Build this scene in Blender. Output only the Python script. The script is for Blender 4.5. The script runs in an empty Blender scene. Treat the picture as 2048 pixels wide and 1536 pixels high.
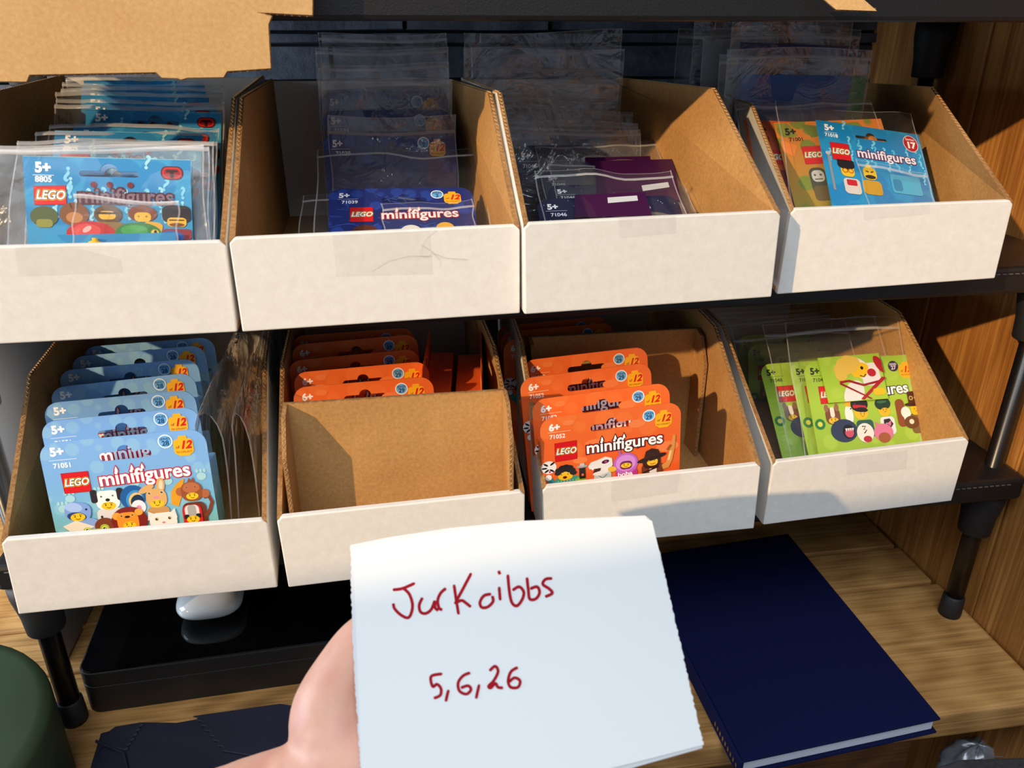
import bpy, bmesh, math, random
from mathutils import Vector, Matrix
random.seed(7)
SC = bpy.context.scene
COL = SC.collection
PI = math.pi
ZS = 1.24            # the table top (z=-0.49 below) ends up 0.75 m above the floor
# ------------------------------------------------------------------ camera
F = 1591.0
RT = Vector((0.98841, -0.15181, 0.00245)); FW = Vector((0.13889, 0.89750, -0.41857)); UP = Vector((0.06134, 0.41406, 0.90818))
cam = bpy.data.cameras.new('camera'); cam.sensor_width = 36; cam.lens = F / 2048 * 36; cam.clip_start = 0.01
cam.dof.use_dof = True; cam.dof.focus_distance = 0.54; cam.dof.aperture_fstop = 15
CAM = bpy.data.objects.new('camera', cam); COL.objects.link(CAM); SC.camera = CAM
CAM.matrix_world = Matrix((( RT.x, UP.x, -FW.x, 0), (RT.y, UP.y, -FW.y, 0), (RT.z, UP.z, -FW.z, 0), (0, 0, 0, 1)))
# ------------------------------------------------------------------ light
W = bpy.data.worlds.new('world'); SC.world = W; W.use_nodes = True
W.node_tree.nodes['Background'].inputs[0].default_value = (0.62, 0.74, 0.92, 1)
W.node_tree.nodes['Background'].inputs[1].default_value = 0.34
sun = bpy.data.lights.new('sun', 'SUN'); sun.energy = 3.35; sun.color = (1.0, 0.70, 0.38); sun.angle = math.radians(0.9)
SUN = bpy.data.objects.new('sun', sun); COL.objects.link(SUN)
SUN.rotation_euler = Vector((1.2, 1.0, -0.66)).to_track_quat('-Z', 'Y').to_euler(); SUN.location = (-1.5, -1.2, 1.0)
win = bpy.data.lights.new('window_light', 'AREA'); win.shape = 'RECTANGLE'; win.size = 1.5; win.size_y = 0.8
win.energy = 25; win.color = (0.88, 0.945, 1.0)
WIN = bpy.data.objects.new('window_light', win); COL.objects.link(WIN)
WIN.location = (-0.25, -0.62, 1.20); WIN.rotation_euler = (Vector((0.1, 0.5, -0.25)) - Vector(WIN.location)).to_track_quat('-Z', 'Y').to_euler()
sw = bpy.data.lights.new('side_window_light', 'AREA'); sw.shape = 'RECTANGLE'; sw.size = 0.6; sw.size_y = 0.6; sw.energy = 16; sw.color = (0.70, 0.84, 1.0)
SWL = bpy.data.objects.new('side_window_light', sw); COL.objects.link(SWL); SWL.location = (-1.15, 0.52, 0.02)
SWL.rotation_euler = (Vector((0.2, 0.78, -0.04)) - Vector(SWL.location)).to_track_quat('-Z', 'Y').to_euler()
SC.view_settings.view_transform = 'Standard'; SC.view_settings.look = 'None'
SC.view_settings.gamma = 1; SC.view_settings.use_curve_mapping = False
SC.view_settings.exposure = -0.08
SC.cycles.transparent_max_bounces = 64

# ------------------------------------------------------------------ pixels to points (2048 x 1536 frame)
def ray(u, v): return RT * ((u - 1024) / F) + FW + UP * (-(v - 768) / F)
def atx(x, u, v): r = ray(u, v); return r * (x / r.x)
def aty(y, u, v): r = ray(u, v); return r * (y / r.y)
def atz(z, u, v): r = ray(u, v); return r * (z / r.z)
def atd(d, u, v): return ray(u, v) * d
V = Vector
# ------------------------------------------------------------------ materials
def s2l(c): return c / 12.92 if c <= 0.04045 else ((c + 0.055) / 1.055) ** 2.4
def rgb(r, g=None, b=None):
    if isinstance(r, str): r, g, b = [int(r[i:i + 2], 16) for i in (0, 2, 4)]
    return (s2l(r / 255), s2l(g / 255), s2l(b / 255), 1)
class NT:
    def __init__(s, name):
        s.m = bpy.data.materials.new(name); s.m.use_nodes = True; s.t = s.m.node_tree; s.n = s.t.nodes
        s.b = s.n['Principled BSDF']; s.out = s.n['Material Output']
    def add(s, typ, **kw):
        n = s.n.new(typ)
        for k, v in kw.items():
            if k in n.inputs: n.inputs[k].default_value = v
            else: setattr(n, k, v)
        return n
    def l(s, a, ao, b, bi): s.t.links.new(a.outputs[ao], b.inputs[bi])
    def coord(s, scale=(1, 1, 1), kind='Object', rot=(0, 0, 0)):
        c = s.add('ShaderNodeTexCoord'); m = s.add('ShaderNodeMapping'); m.inputs['Scale'].default_value = scale
        m.inputs['Rotation'].default_value = rot
        s.l(c, kind, m, 'Vector'); return m
    def ramp(s, src, so, stops):
        r = s.add('ShaderNodeValToRGB'); e = r.color_ramp.elements
        e[0].position, e[0].color = stops[0]; e[1].position, e[1].color = stops[-1]
        for p, c in stops[1:-1]:
            x = e.new(p); x.color = c
        s.l(src, so, r, 'Fac'); return r
    def bump(s, src, so, strength, dist=0.001):
        b = s.add('ShaderNodeBump', Strength=strength, Distance=dist); s.l(src, so, b, 'Height'); s.l(b, 'Normal', s.b, 'Normal'); return b
MAT = {}
def flat(name, col, rough=0.5, metal=0, spec=0.5, coat=0, noise=0, nscale=60, bump=0):
    t = NT(name); t.b.inputs['Base Color'].default_value = col; t.b.inputs['Roughness'].default_value = rough
    t.b.inputs['Metallic'].default_value = metal; t.b.inputs['Specular IOR Level'].default_value = spec
    t.b.inputs['Coat Weight'].default_value = coat
    if noise or bump:
        c = t.coord(); n = t.add('ShaderNodeTexNoise', Scale=nscale, Detail=6.0); t.l(c, 0, n, 'Vector')
        if noise:
            d = tuple(x * (1 - noise) for x in col[:3]) + (1,); e = tuple(min(1, x * (1 + noise)) for x in col[:3]) + (1,)
            r = t.ramp(n, 'Fac', [(0.3, d), (0.7, e)]); t.l(r, 'Color', t.b, 'Base Color')
        if bump: t.bump(n, 'Fac', bump, 0.0006)
    MAT[name] = t.m; return t.m
def kraft(name, light, dark, axis_scale):
    t = NT(name); c = t.coord(); n = t.add('ShaderNodeTexNoise', Scale=420, Detail=5.0, Roughness=0.7); t.l(c, 0, n, 'Vector')
    n2 = t.add('ShaderNodeTexNoise', Scale=26, Detail=4.0); t.l(c, 0, n2, 'Vector')
    c2 = t.coord(axis_scale); w = t.add('ShaderNodeTexWave', Scale=1.0, Distortion=0.6, Detail=2.0); t.l(c2, 0, w, 'Vector')
    mx = t.add('ShaderNodeMix', data_type='FLOAT'); mx.inputs[0].default_value = 0.35; t.l(n, 'Fac', mx, 2); t.l(n2, 'Fac', mx, 3)
    r = t.ramp(mx, 0, [(0.36, dark), (0.52, tuple((a + b) / 2 for a, b in zip(light, dark))), (0.66, light)])
    t.l(r, 'Color', t.b, 'Base Color'); t.b.inputs['Roughness'].default_value = 0.85; t.b.inputs['Specular IOR Level'].default_value = 0.2
    t.bump(w, 'Fac', 0.25, 0.0004); MAT[name] = t.m; return t.m
kraft('kraft', rgb(202, 156, 96), rgb(172, 126, 74), (0, 0, 900))
kraft('kraft_pale', rgb(212, 172, 118), rgb(190, 148, 96), (700, 0, 0))
kraft('kraft_rim', rgb(180, 138, 90), rgb(120, 84, 48), (0, 0, 900))
def whiteboard():
    t = NT('white_liner'); c = t.coord(); n = t.add('ShaderNodeTexNoise', Scale=170, Detail=6.0, Roughness=0.7); t.l(c, 0, n, 'Vector')
    r = t.ramp(n, 'Fac', [(0.3, rgb(222, 218, 211)), (0.7, rgb(232, 229, 223))]); t.l(r, 'Color', t.b, 'Base Color')
    v = t.add('ShaderNodeTexVoronoi', Scale=90); t.l(c, 0, v, 'Vector')
    t.b.inputs['Roughness'].default_value = 0.7; t.b.inputs['Specular IOR Level'].default_value = 0.25
    c2 = t.coord((520, 0, 520)); w = t.add('ShaderNodeTexNoise', Scale=1.0, Detail=3.0); t.l(c2, 0, w, 'Vector'); t.bump(w, 'Fac', 0.12, 0.0004)
    MAT['white'] = t.m
whiteboard()
flat('rack', rgb(20, 19, 20), 0.45, noise=0.3, nscale=900, bump=0.3)
flat('rack_plastic', rgb(26, 25, 26), 0.6)
flat('rack_tube', rgb(18, 15, 14), 0.28)
flat('seam', rgb(88, 84, 80), 0.8)
flat('gloss_black', rgb(9, 8, 8), 0.07, noise=0.3, nscale=40)
flat('satin_black', rgb(30, 27, 25), 0.42)
flat('airwhite', rgb(232, 232, 230), 0.12, coat=0.6)
flat('navy_cloth', rgb(10, 18, 60), 0.8, spec=0.15, noise=0.12, nscale=1400, bump=0.2)
flat('pages', rgb(206, 210, 222), 0.8)
flat('gold', rgb(176, 140, 70), 0.35, 0.7)
flat('micro', rgb(30, 31, 48), 0.62, noise=0.1, nscale=120, bump=0.15)
flat('green_tub', rgb(50, 66, 40), 0.6, noise=0.15, nscale=8)
flat('silver_bag', rgb(150, 156, 164), 0.3, 0.4, bump=0.6, nscale=60)
flat('dark_felt', rgb(50, 48, 50), 0.9, noise=0.3, nscale=300)
flat('paper', rgb(212, 213, 212), 0.38, spec=0.55, noise=0.012, nscale=8)
flat('paper_back', rgb(206, 206, 208), 0.6)
flat('ink', rgb(158, 4, 26), 0.7, spec=0.15)
flat('grey_white', rgb(150, 158, 170), 0.6)
flat('hair', rgb(150, 132, 116), 0.5)
flat('plaster', rgb(190, 186, 178), 0.8); flat('floor_dark', rgb(60, 48, 40), 0.8)
flat('orange_box', rgb(214, 92, 38), 0.4)
flat('rib', rgb(235, 150, 100), 0.5)
def brick():
    t = NT('slate'); c = t.coord(); n = t.add('ShaderNodeTexNoise', Scale=16, Detail=9.0, Roughness=0.7); t.l(c, 0, n, 'Vector')
    r = t.ramp(n, 'Fac', [(0.3, rgb(44, 50, 60)), (0.5, rgb(88, 96, 110)), (0.75, rgb(128, 136, 150))]); t.l(r, 'Color', t.b, 'Base Color')
    t.b.inputs['Roughness'].default_value = 0.7; t.bump(n, 'Fac', 0.7, 0.004); MAT['slate'] = t.m
brick()
flat('mortar', rgb(26, 29, 35), 0.9)
def wood(name, light, mid, dark, grain, scale=1.0, seed=0.0):
    t = NT(name)
    gs = {'x': (5, 130, 130), 'z': (130, 130, 5), 'y': (130, 5, 130)}[grain]
    c = t.coord(gs); c.inputs['Location'].default_value = (seed, seed * 2, seed)
    n = t.add('ShaderNodeTexNoise', Scale=1.2 * scale, Detail=9.0, Roughness=0.65, Distortion=0.6); t.l(c, 0, n, 'Vector')
    gw = {'x': (4, 26, 26), 'z': (26, 26, 4), 'y': (26, 4, 26)}[grain]
    c2 = t.coord(gw); w = t.add('ShaderNodeTexWave', Scale=1.5 * scale, Distortion=7.0, Detail=3.0); t.l(c2, 0, w, 'Vector')
    c3 = t.coord({'x': (4, 9, 9), 'z': (9, 9, 4), 'y': (9, 4, 9)}[grain]); n3 = t.add('ShaderNodeTexNoise', Scale=1.0, Detail=2.0); t.l(c3, 0, n3, 'Vector')
    m1 = t.add('ShaderNodeMix', data_type='FLOAT'); m1.inputs[0].default_value = 0.22; t.l(n, 'Fac', m1, 2); t.l(w, 'Fac', m1, 3)
    m2 = t.add('ShaderNodeMix', data_type='FLOAT'); m2.inputs[0].default_value = 0.3; t.l(m1, 0, m2, 2); t.l(n3, 'Fac', m2, 3)
    fg = t.coord({'x': (7, 420, 420), 'z': (420, 420, 7), 'y': (420, 7, 420)}[grain]); nf = t.add('ShaderNodeTexNoise', Scale=1.0, Detail=2.0, Distortion=0.3); t.l(fg, 0, nf, 'Vector')
    m3 = t.add('ShaderNodeMix', data_type='FLOAT'); m3.inputs[0].default_value = 0.36; t.l(m2, 0, m3, 2); t.l(nf, 'Fac', m3, 3); m2 = m3
    r = t.ramp(m2, 0, [(0.30, dark), (0.48, mid), (0.64, light)])
    # knots
    v = t.add('ShaderNodeTexVoronoi', Scale=1.0); ck = t.coord({'x': (4.5, 9, 9), 'z': (9, 9, 4.5), 'y': (9, 4.5, 9)}[grain]); t.l(ck, 0, v, 'Vector')
    kr = t.ramp(v, 'Distance', [(0.03, (1, 1, 1, 1)), (0.11, (0, 0, 0, 1))])
    mk = t.add('ShaderNodeMix', data_type='RGBA'); t.l(kr, 'Color', mk, 0); t.l(r, 'Color', mk, 6)
    mk.inputs[7].default_value = tuple(x * 0.7 for x in dark[:3]) + (1,)
    t.l(mk, 2, t.b, 'Base Color'); t.b.inputs['Roughness'].default_value = 0.55; t.b.inputs['Specular IOR Level'].default_value = 0.35
    t.bump(m3, 0, 0.6, 0.0012); MAT[name] = t.m
wood('wood_table', rgb(206, 160, 98), rgb(176, 130, 74), rgb(118, 82, 44), 'x')
wood('wood_side', rgb(196, 140, 74), rgb(158, 104, 48), rgb(104, 62, 26), 'z', seed=0.37)
wood('wood_dark', rgb(120, 80, 42), rgb(92, 58, 28), rgb(54, 34, 18), 'x')
def filmmat(name, haze, gl, rough, tint=(1, 1, 1, 1), bd=.004, base=.02):
    t = NT(name); t.n.remove(t.b)
    tr = t.add('ShaderNodeBsdfTransparent'); tr.inputs[0].default_value = tint
    g = t.add('ShaderNodeBsdfGlossy'); g.inputs['Roughness'].default_value = rough; g.inputs[0].default_value = (1, 1, 1, 1)
    d = t.add('ShaderNodeBsdfDiffuse'); d.inputs[0].default_value = rgb(216, 214, 214)
    c = t.coord(); n = t.add('ShaderNodeTexNoise', Scale=22, Detail=4.0, Distortion=1.5); t.l(c, 0, n, 'Vector')
    b = t.add('ShaderNodeBump', Strength=0.5 if bd < .005 else 0.9, Distance=bd); t.l(n, 'Fac', b, 'Height'); t.l(b, 'Normal', g, 'Normal')
    lw = t.add('ShaderNodeLayerWeight'); lw.inputs['Blend'].default_value = 0.5; t.l(b, 'Normal', lw, 'Normal')
    pw = t.add('ShaderNodeMath', operation='POWER'); pw.inputs[1].default_value = 3.5; t.l(lw, 'Facing', pw, 0)
    ml = t.add('ShaderNodeMath', operation='MULTIPLY_ADD'); ml.inputs[1].default_value = gl * .75; ml.inputs[2].default_value = base * gl; t.l(pw, 0, ml, 0)
    m1 = t.add('ShaderNodeMixShader'); m1.inputs[0].default_value = haze; t.l(tr, 0, m1, 1); t.l(d, 0, m1, 2)
    m2 = t.add('ShaderNodeMixShader'); t.l(ml, 0, m2, 0); t.l(m1, 0, m2, 1); t.l(g, 0, m2, 2); t.l(m2, 0, t.out, 'Surface'); MAT[name] = t.m
filmmat('film', 0.012, 0.6, 0.14)
filmmat('film_hazy', 0.065, 1.2, 0.10, bd=.008, base=.04)
filmmat('film_seam', 0.32, 1.0, 0.2)
filmmat('film_zip', 0.42, 1.0, 0.25)
filmmat('tape', 0.07, 1.0, 0.12)
def attrmat():
    t = NT('print'); a = t.add('ShaderNodeAttribute', attribute_name='Col'); t.l(a, 'Color', t.b, 'Base Color')
    t.b.inputs['Roughness'].default_value = 0.38; MAT['print'] = t.m
attrmat()
def cardmat(name, stops, blob=None, amount=0.5, rough=0.38, H=0.105, bscale=70, th=0.55):
    t = NT(name); c = t.coord(); sp = t.add('ShaderNodeSeparateXYZ'); t.l(c, 0, sp, 0)
    mr = t.add('ShaderNodeMapRange'); mr.inputs['From Min'].default_value = -H; mr.inputs['From Max'].default_value = 0; t.l(sp, 'Z', mr, 'Value')
    r = t.ramp(mr, 'Result', stops); src = r; so = 'Color'
    if blob:
        n = t.add('ShaderNodeTexVoronoi', Scale=bscale); t.l(c, 0, n, 'Vector')
        k = t.ramp(n, 'Distance', [(th - 0.08, (amount, amount, amount, 1)), (th, (0, 0, 0, 1))])
        m = t.add('ShaderNodeMix', data_type='RGBA'); t.l(k, 'Color', m, 0); t.l(r, 'Color', m, 6); m.inputs[7].default_value = blob; src = m; so = 2
    t.l(src, so, t.b, 'Base Color'); t.b.inputs['Roughness'].default_value = rough; MAT[name] = t.m
cardmat('c_blue', [(0.3, rgb(120, 178, 130)), (0.5, rgb(120, 186, 200)), (0.75, rgb(122, 176, 226)), (1, rgb(126, 176, 232))], rgb(160, 210, 225), 0.35, bscale=90, th=0.4)
cardmat('c_orange', [(0.4, rgb(232, 92, 34)), (1, rgb(238, 112, 48))], rgb(243, 128, 62), 0.5, bscale=60, th=0.45)
cardmat('c_green', [(0.3, rgb(150, 186, 60)), (0.7, rgb(168, 204, 62)), (1, rgb(158, 196, 58))], rgb(184, 214, 84), 0.4, bscale=60, th=0.4)
cardmat('c_navy', [(0.3, rgb(20, 32, 92)), (1, rgb(30, 46, 120))], rgb(40, 70, 160), 0.8, bscale=90, th=0.42)
cardmat('c_space', [(0.3, rgb(30, 26, 40)), (0.7, rgb(26, 26, 54)), (1, rgb(24, 26, 62))], rgb(60, 60, 80), 0.3, bscale=50)
cardmat('c_foilblue', [(0.3, rgb(62, 146, 196)), (1, rgb(60, 154, 202))], rgb(34, 120, 184), 0.6, 0.3, H=0.115, bscale=60, th=0.6)
cardmat('c_foil17', [(0.3, rgb(40, 150, 205)), (1, rgb(36, 148, 206))], rgb(24, 122, 190), 0.6, 0.3, H=0.115, bscale=60, th=0.6)
cardmat('c_camo', [(0.3, rgb(150, 140, 40)), (1, rgb(226, 130, 48))], rgb(126, 140, 50), 1.0, 0.35, H=0.115, bscale=75, th=0.5)
cardmat('c_foilorange', [(0.3, rgb(170, 60, 20)), (0.62, rgb(196, 84, 28)), (1, rgb(206, 88, 30))], None, H=0.115)
cardmat('c_purple', [(0, rgb(66, 18, 62)), (1, rgb(60, 16, 62))], None)
flat('c_plainblue', rgb(20, 82, 160), 0.4); flat('c_plainnavy', rgb(20, 36, 104), 0.4); flat('c_teal', rgb(40, 140, 96), 0.4)
flat('c_white', rgb(196, 200, 206), 0.6)
def skin():
    t = NT('skin'); c = t.coord(); n = t.add('ShaderNodeTexNoise', Scale=28, Detail=5.0); t.l(c, 0, n, 'Vector')
    r = t.ramp(n, 'Fac', [(0.3, rgb(212, 148, 122)), (0.5, rgb(226, 168, 142)), (0.7, rgb(210, 144, 134))]); t.l(r, 'Color', t.b, 'Base Color')
    t.b.inputs['Roughness'].default_value = 0.5; t.b.inputs['Subsurface Weight'].default_value = 0.15; t.b.inputs['Subsurface Scale'].default_value = 0.006
    n2 = t.add('ShaderNodeTexNoise', Scale=500, Detail=3.0); t.l(c, 0, n2, 'Vector'); t.bump(n2, 'Fac', 0.2, 0.0004); MAT['skin'] = t.m
skin()
flat('nail', rgb(236, 190, 176), 0.25)

# ------------------------------------------------------------------ object helpers
def link(name, me, parent=None):
    o = bpy.data.objects.new(name, me); COL.objects.link(o)
    if parent: o.parent = parent
    return o
def tag(o, label=None, cat=None, group=None, kind=None):
    if label: o['label'] = label
    if cat: o['category'] = cat
    if group: o['group'] = group
    if kind: o['kind'] = kind
    return o
def thing(name, label, cat, mat4=None, group=None):
    o = bpy.data.objects.new(name, None); COL.objects.link(o); o.empty_display_size = 0.02
    if mat4 is not None: o.matrix_world = mat4 if isinstance(mat4, Matrix) else Matrix.Translation(mat4)
    return tag(o, label, cat, group)
def mesh(name, vs, fs, mats, mi=None, parent=None, base=None, smooth=False):
    """vs in world space (camera-relative); base = parent's location is subtracted"""
    me = bpy.data.meshes.new(name)
    b = V(base) if base is not None else V((0, 0, 0))
    me.from_pydata([tuple(V(v) - b) for v in vs], [], fs)
    for m in (mats if isinstance(mats, (list, tuple)) else [mats]): me.materials.append(MAT[m])
    if mi: 
        for p, i in zip(me.polygons, mi): p.material_index = i
    if smooth:
        for p in me.polygons: p.use_smooth = True
    o = link(name, me, parent)
    if parent is None and base is not None: o.location = b
    return o
class MB:
    def __init__(s): s.v = []; s.f = []; s.m = []
    def add(s, vs, fs, mi=0):
        k = len(s.v); s.v += [V(v) for v in vs]; s.f += [tuple(i + k for i in f) for f in fs]; s.m += [mi] * len(fs)
    def prism(s, pts, off, mo=0, mi=0, mr=0):
        """polygon pts extruded by vector off; materials outer / inner / rim"""
        n = len(pts); k = len(s.v); s.v += [V(p) for p in pts] + [V(p) + V(off) for p in pts]
        s.f.append(tuple(range(k, k + n))); s.m.append(mo)
        s.f.append(tuple(reversed(range(k + n, k + 2 * n)))); s.m.append(mi)
        for i in range(n):
            j = (i + 1) % n; s.f.append((k + i, k + n + i, k + n + j, k + j)); s.m.append(mr)
    def box(s, a, b, mi=0):
        x0, y0, z0 = a; x1, y1, z1 = b
        s.add([(x0, y0, z0), (x1, y0, z0), (x1, y1, z0), (x0, y1, z0), (x0, y0, z1), (x1, y0, z1), (x1, y1, z1), (x0, y1, z1)],
              [(0, 3, 2, 1), (4, 5, 6, 7), (0, 1, 5, 4), (1, 2, 6, 5), (2, 3, 7, 6), (3, 0, 4, 7)], mi)
    def lathe(s, c, prof, n=24, axis=V((0, 0, 1)), mi=0):
        """prof: (radius, height) along axis from c"""
        axis = V(axis).normalized(); a = axis.orthogonal().normalized(); b = axis.cross(a); k = len(s.v); c = V(c)
        for r, h in prof:
            for i in range(n):
                t = 2 * PI * i / n; s.v.append(c + axis * h + a * (r * math.cos(t)) + b * (r * math.sin(t)))
        for j in range(len(prof) - 1):
            for i in range(n):
                i2 = (i + 1) % n; s.f.append((k + j * n + i, k + j * n + i2, k + (j + 1) * n + i2, k + (j + 1) * n + i)); s.m.append(mi)
        s.f.append(tuple(reversed(range(k, k + n)))); s.m.append(mi)
        e = k + (len(prof) - 1) * n; s.f.append(tuple(range(e, e + n))); s.m.append(mi)
    def build(s, name, mats, parent=None, base=None, smooth=False): return mesh(name, s.v, s.f, mats, s.m, parent, base, smooth)
def bevel(o, w=0.001, seg=2):
    m = o.modifiers.new('bevel', 'BEVEL'); m.width = w; m.segments = seg; m.limit_method = 'ANGLE'; m.angle_limit = math.radians(40); return o
def bake(o):
    dg = bpy.context.evaluated_depsgraph_get(); me = bpy.data.meshes.new_from_object(o.evaluated_get(dg))
    old = o.data; o.modifiers.clear(); o.data = me; return o

# ------------------------------------------------------------------ flat artwork engine (all print lies on the card faces)
_tc = {}
def textgeo(s, off=0.0, shear=0.0):
    key = (s, off, shear)
    if key not in _tc:
        cu = bpy.data.curves.new('t', 'FONT'); cu.body = s; cu.size = 1; cu.offset = off; cu.shear = shear; cu.resolution_u = 4; cu.align_x = 'CENTER'; cu.align_y = 'CENTER'
        o = bpy.data.objects.new('t', cu); COL.objects.link(o); bpy.context.view_layer.update()
        me = o.to_mesh(); _tc[key] = ([(v.co.x, v.co.y) for v in me.vertices], [tuple(p.vertices) for p in me.polygons])
        o.to_mesh_clear(); bpy.data.objects.remove(o); bpy.data.curves.remove(cu)
    return _tc[key]
class Art:
    aff = None
    """coordinates in cm: u right, v down from the top left corner of the face"""
    def __init__(s): s.v = []; s.f = []; s.c = []; s.k = 0
    def _put(s, pts, faces, col):
        s.k += 1; b = len(s.v)
        for p in pts: s.v.append((p[0], p[1] if not s.aff else s.aff[0] + (p[1] - s.aff[0]) * s.aff[1], s.k))
        for f in faces: s.f.append(tuple(i + b for i in f)); s.c.append(col)
    def poly(s, pts, col): s._put(pts, [tuple(range(len(pts)))], rgb(col)); return s
    def ell(s, x, y, rx, ry=None, col='ffffff', rot=0, n=26, a0=0, a1=360):
        ry = ry or rx; c, d = math.cos(math.radians(rot)), math.sin(math.radians(rot)); P = []
        full = a1 - a0 >= 360
        for i in range(n + (0 if full else 1)):
            t = math.radians(a0 + (a1 - a0) * i / n); a, b = rx * math.cos(t), ry * math.sin(t); P.append((x + a * c - b * d, y + a * d + b * c))
        return s.poly(P, col)
    def rr(s, x, y, w, h, r, col, rot=0):
        c, d = math.cos(math.radians(rot)), math.sin(math.radians(rot)); P = []
        r = min(r, w / 2, h / 2)
        for cx, cy, a in ((w / 2 - r, h / 2 - r, 0), (-w / 2 + r, h / 2 - r, 90), (-w / 2 + r, -h / 2 + r, 180), (w / 2 - r, -h / 2 + r, 270)):
            for i in range(6):
                t = math.radians(a + 18 * i); P.append((cx + r * math.cos(t), cy + r * math.sin(t)))
        return s.poly([(x + a * c - b * d, y + a * d + b * c) for a, b in P], col)
    def line(s, pts, w, col):
        k = []; 
        for i, p in enumerate(pts):
            a = pts[max(0, i - 1)]; b = pts[min(len(pts) - 1, i + 1)]; dx, dy = b[0] - a[0], b[1] - a[1]; L = math.hypot(dx, dy) or 1
            k.append(((p[0] - dy / L * w / 2, p[1] + dx / L * w / 2), (p[0] + dy / L * w / 2, p[1] - dx / L * w / 2)))
        P = [q for pr in k for q in pr]
        s._put(P, [(2 * i, 2 * i + 1, 2 * i + 3, 2 * i + 2) for i in range(len(pts) - 1)], rgb(col)); return s
    def txt(s, t, x, y, size, col, off=0.0, shear=0.0, rot=0, sx=1.0):
        vs, fs = textgeo(t, off, shear); c, d = math.cos(math.radians(rot)), math.sin(math.radians(rot))
        P = []
        for a, b in vs:
            a *= size * sx; b *= -size; P.append((x + a * c - b * d, y + a * d + b * c))
        s._put(P, fs, rgb(col)); return s
    def mesh(s, name, Wd, H):
        me = bpy.data.meshes.new(name)
        me.from_pydata([((u - Wd / 2) / 100, -0.0004 - 0.000006 * k, -v / 100) for u, v, k in s.v], [], s.f)
        ca = me.color_attributes.new('Col', 'FLOAT_COLOR', 'CORNER'); i = 0
        for p, c in zip(me.polygons, s.c):
            for _ in p.vertices: ca.data[i].color = c; i += 1
        me.materials.append(MAT['print']); return me
def face(a, x, y, w, col='f2c31c', happy=True):
    a.ell(x, y, w, w * 0.62, col)
    for q in (-1, 1): a.ell(x + q * w * 0.38, y - w * 0.12, w * 0.09, w * 0.13, '20140c', n=10); a.line([(x + q * w * 0.6, y - w * 0.36), (x + q * w * 0.22, y - w * 0.36)], w * 0.09, '4a2a10')
    a.line([(x - w * 0.3, y + w * 0.2), (x, y + w * 0.36), (x + w * 0.3, y + w * 0.2)], w * 0.1, '5a1c10')
def eyes(a, x, y, dx, r, ring='ffffff'):
    for q in (-1, 1): a.ell(x + q * dx, y, r * 1.6, r * 1.6, ring, n=14); a.ell(x + q * dx, y, r, r, '14100e', n=12); a.ell(x + q * dx + r * .3, y - r * .3, r * .3, r * .3, 'ffffff', n=8)
def logo(a, x, y, w, h, skew=0):
    a.poly([(x, y), (x + w, y - skew), (x + w, y + h - skew), (x, y + h)], 'a01018').poly([(x + .03, y + .03), (x + w - .03, y + .03 - skew), (x + w - .03, y + h - .03 - skew), (x + .03, y + h - .03)], 'd4121e')
    cx, cy = x + w / 2, y + h / 2 - skew / 2
    a.txt('LEGO', cx, cy, w * .40, 'f2c020', .11, .25, 0, .88).txt('LEGO', cx, cy, w * .40, '180808', .075, .25, 0, .88).txt('LEGO', cx, cy, w * .40, 'ffffff', .025, .25, 0, .88)
def title(a, x, y, w, c_in, c_out, rot=-2, out2=None):
    sz = w / 4.75
    if out2: a.txt('minifigures', x, y, sz, out2, .105, 0, rot, 1.0)
    a.txt('minifigures', x, y, sz, c_out, .075, 0, rot, 1.0).txt('minifigures', x, y, sz, c_in, .022, 0, rot, 1.0)
    ext = lambda t: (min(p[0] for p in textgeo(t, 0, 0)[0]), max(p[0] for p in textgeo(t, 0, 0)[0]))
    full = ext('minifigures'); wi = lambda t: ext(t)[1] - ext(t)[0]
    for t in ('mi', 'mini', 'minifi'):
        q = (full[0] + wi(t) - wi('i') / 2 + .012 * len(t)) * sz; c, d = math.cos(math.radians(rot)), math.sin(math.radians(rot))
        px = x + q * c; py = y + q * d - sz * .36; k = sz / 1.15
        a.poly([(px - .15 * k, py), (px - .12 * k, py - .16 * k), (px, py - .40 * k), (px + .12 * k, py - .16 * k), (px + .15 * k, py)], c_out).poly([(px - .09 * k, py + .03), (px - .07 * k, py - .13 * k), (px, py - .30 * k), (px + .07 * k, py - .13 * k), (px + .09 * k, py + .03)], c_in)
def badge12(a, x, y, n, ring='ffffff', disc='6fb4ea', dk='12406e'):
    a.ell(x, y, .43, .43, ring).ell(x, y, .37, .37, disc).txt('SERIES', x, y - .15, .22, dk, .02).txt(n, x, y + .13, .42, dk, .03)
    a.rr(x + 1.0, y - .12, .5, .3, .08, 'f7b520').rr(x + 1.0, y + .42, 1.14, .98, .24, 'f7b520').rr(x + 1.0, y + .86, .72, .3, .1, 'f7b520')
    a.txt('12', x + 1.12, y + .34, .68, 'd41c1c', .045, .3).txt('of', x + .66, y + .44, .26, '7a1c10', .01).txt('TO COLLECT', x + 1.0, y + .76, .155, '8a2a10', .02)
def qmarks(a, Wd, H, col1, col2, n=46, vmax=3.0, seed=3):
    r = random.Random(seed)
    for i in range(n):
        x, y = (i % 9 + .5) * Wd / 9 + r.uniform(-.2, .2), (i // 9 + .4) * vmax / (n // 9) + r.uniform(-.12, .12)
        if 2.3 < x < 6.2 and .1 < y < 1.5 or x < 2.1 and y < 2.6 or x > 6.6 and y < 1.4: continue
        a.txt('?', x, y, r.uniform(.85, 1.1), col1 if i % 2 else col2, .03, 0, r.choice([-20, 12, 190, 0, 20]))
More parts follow.
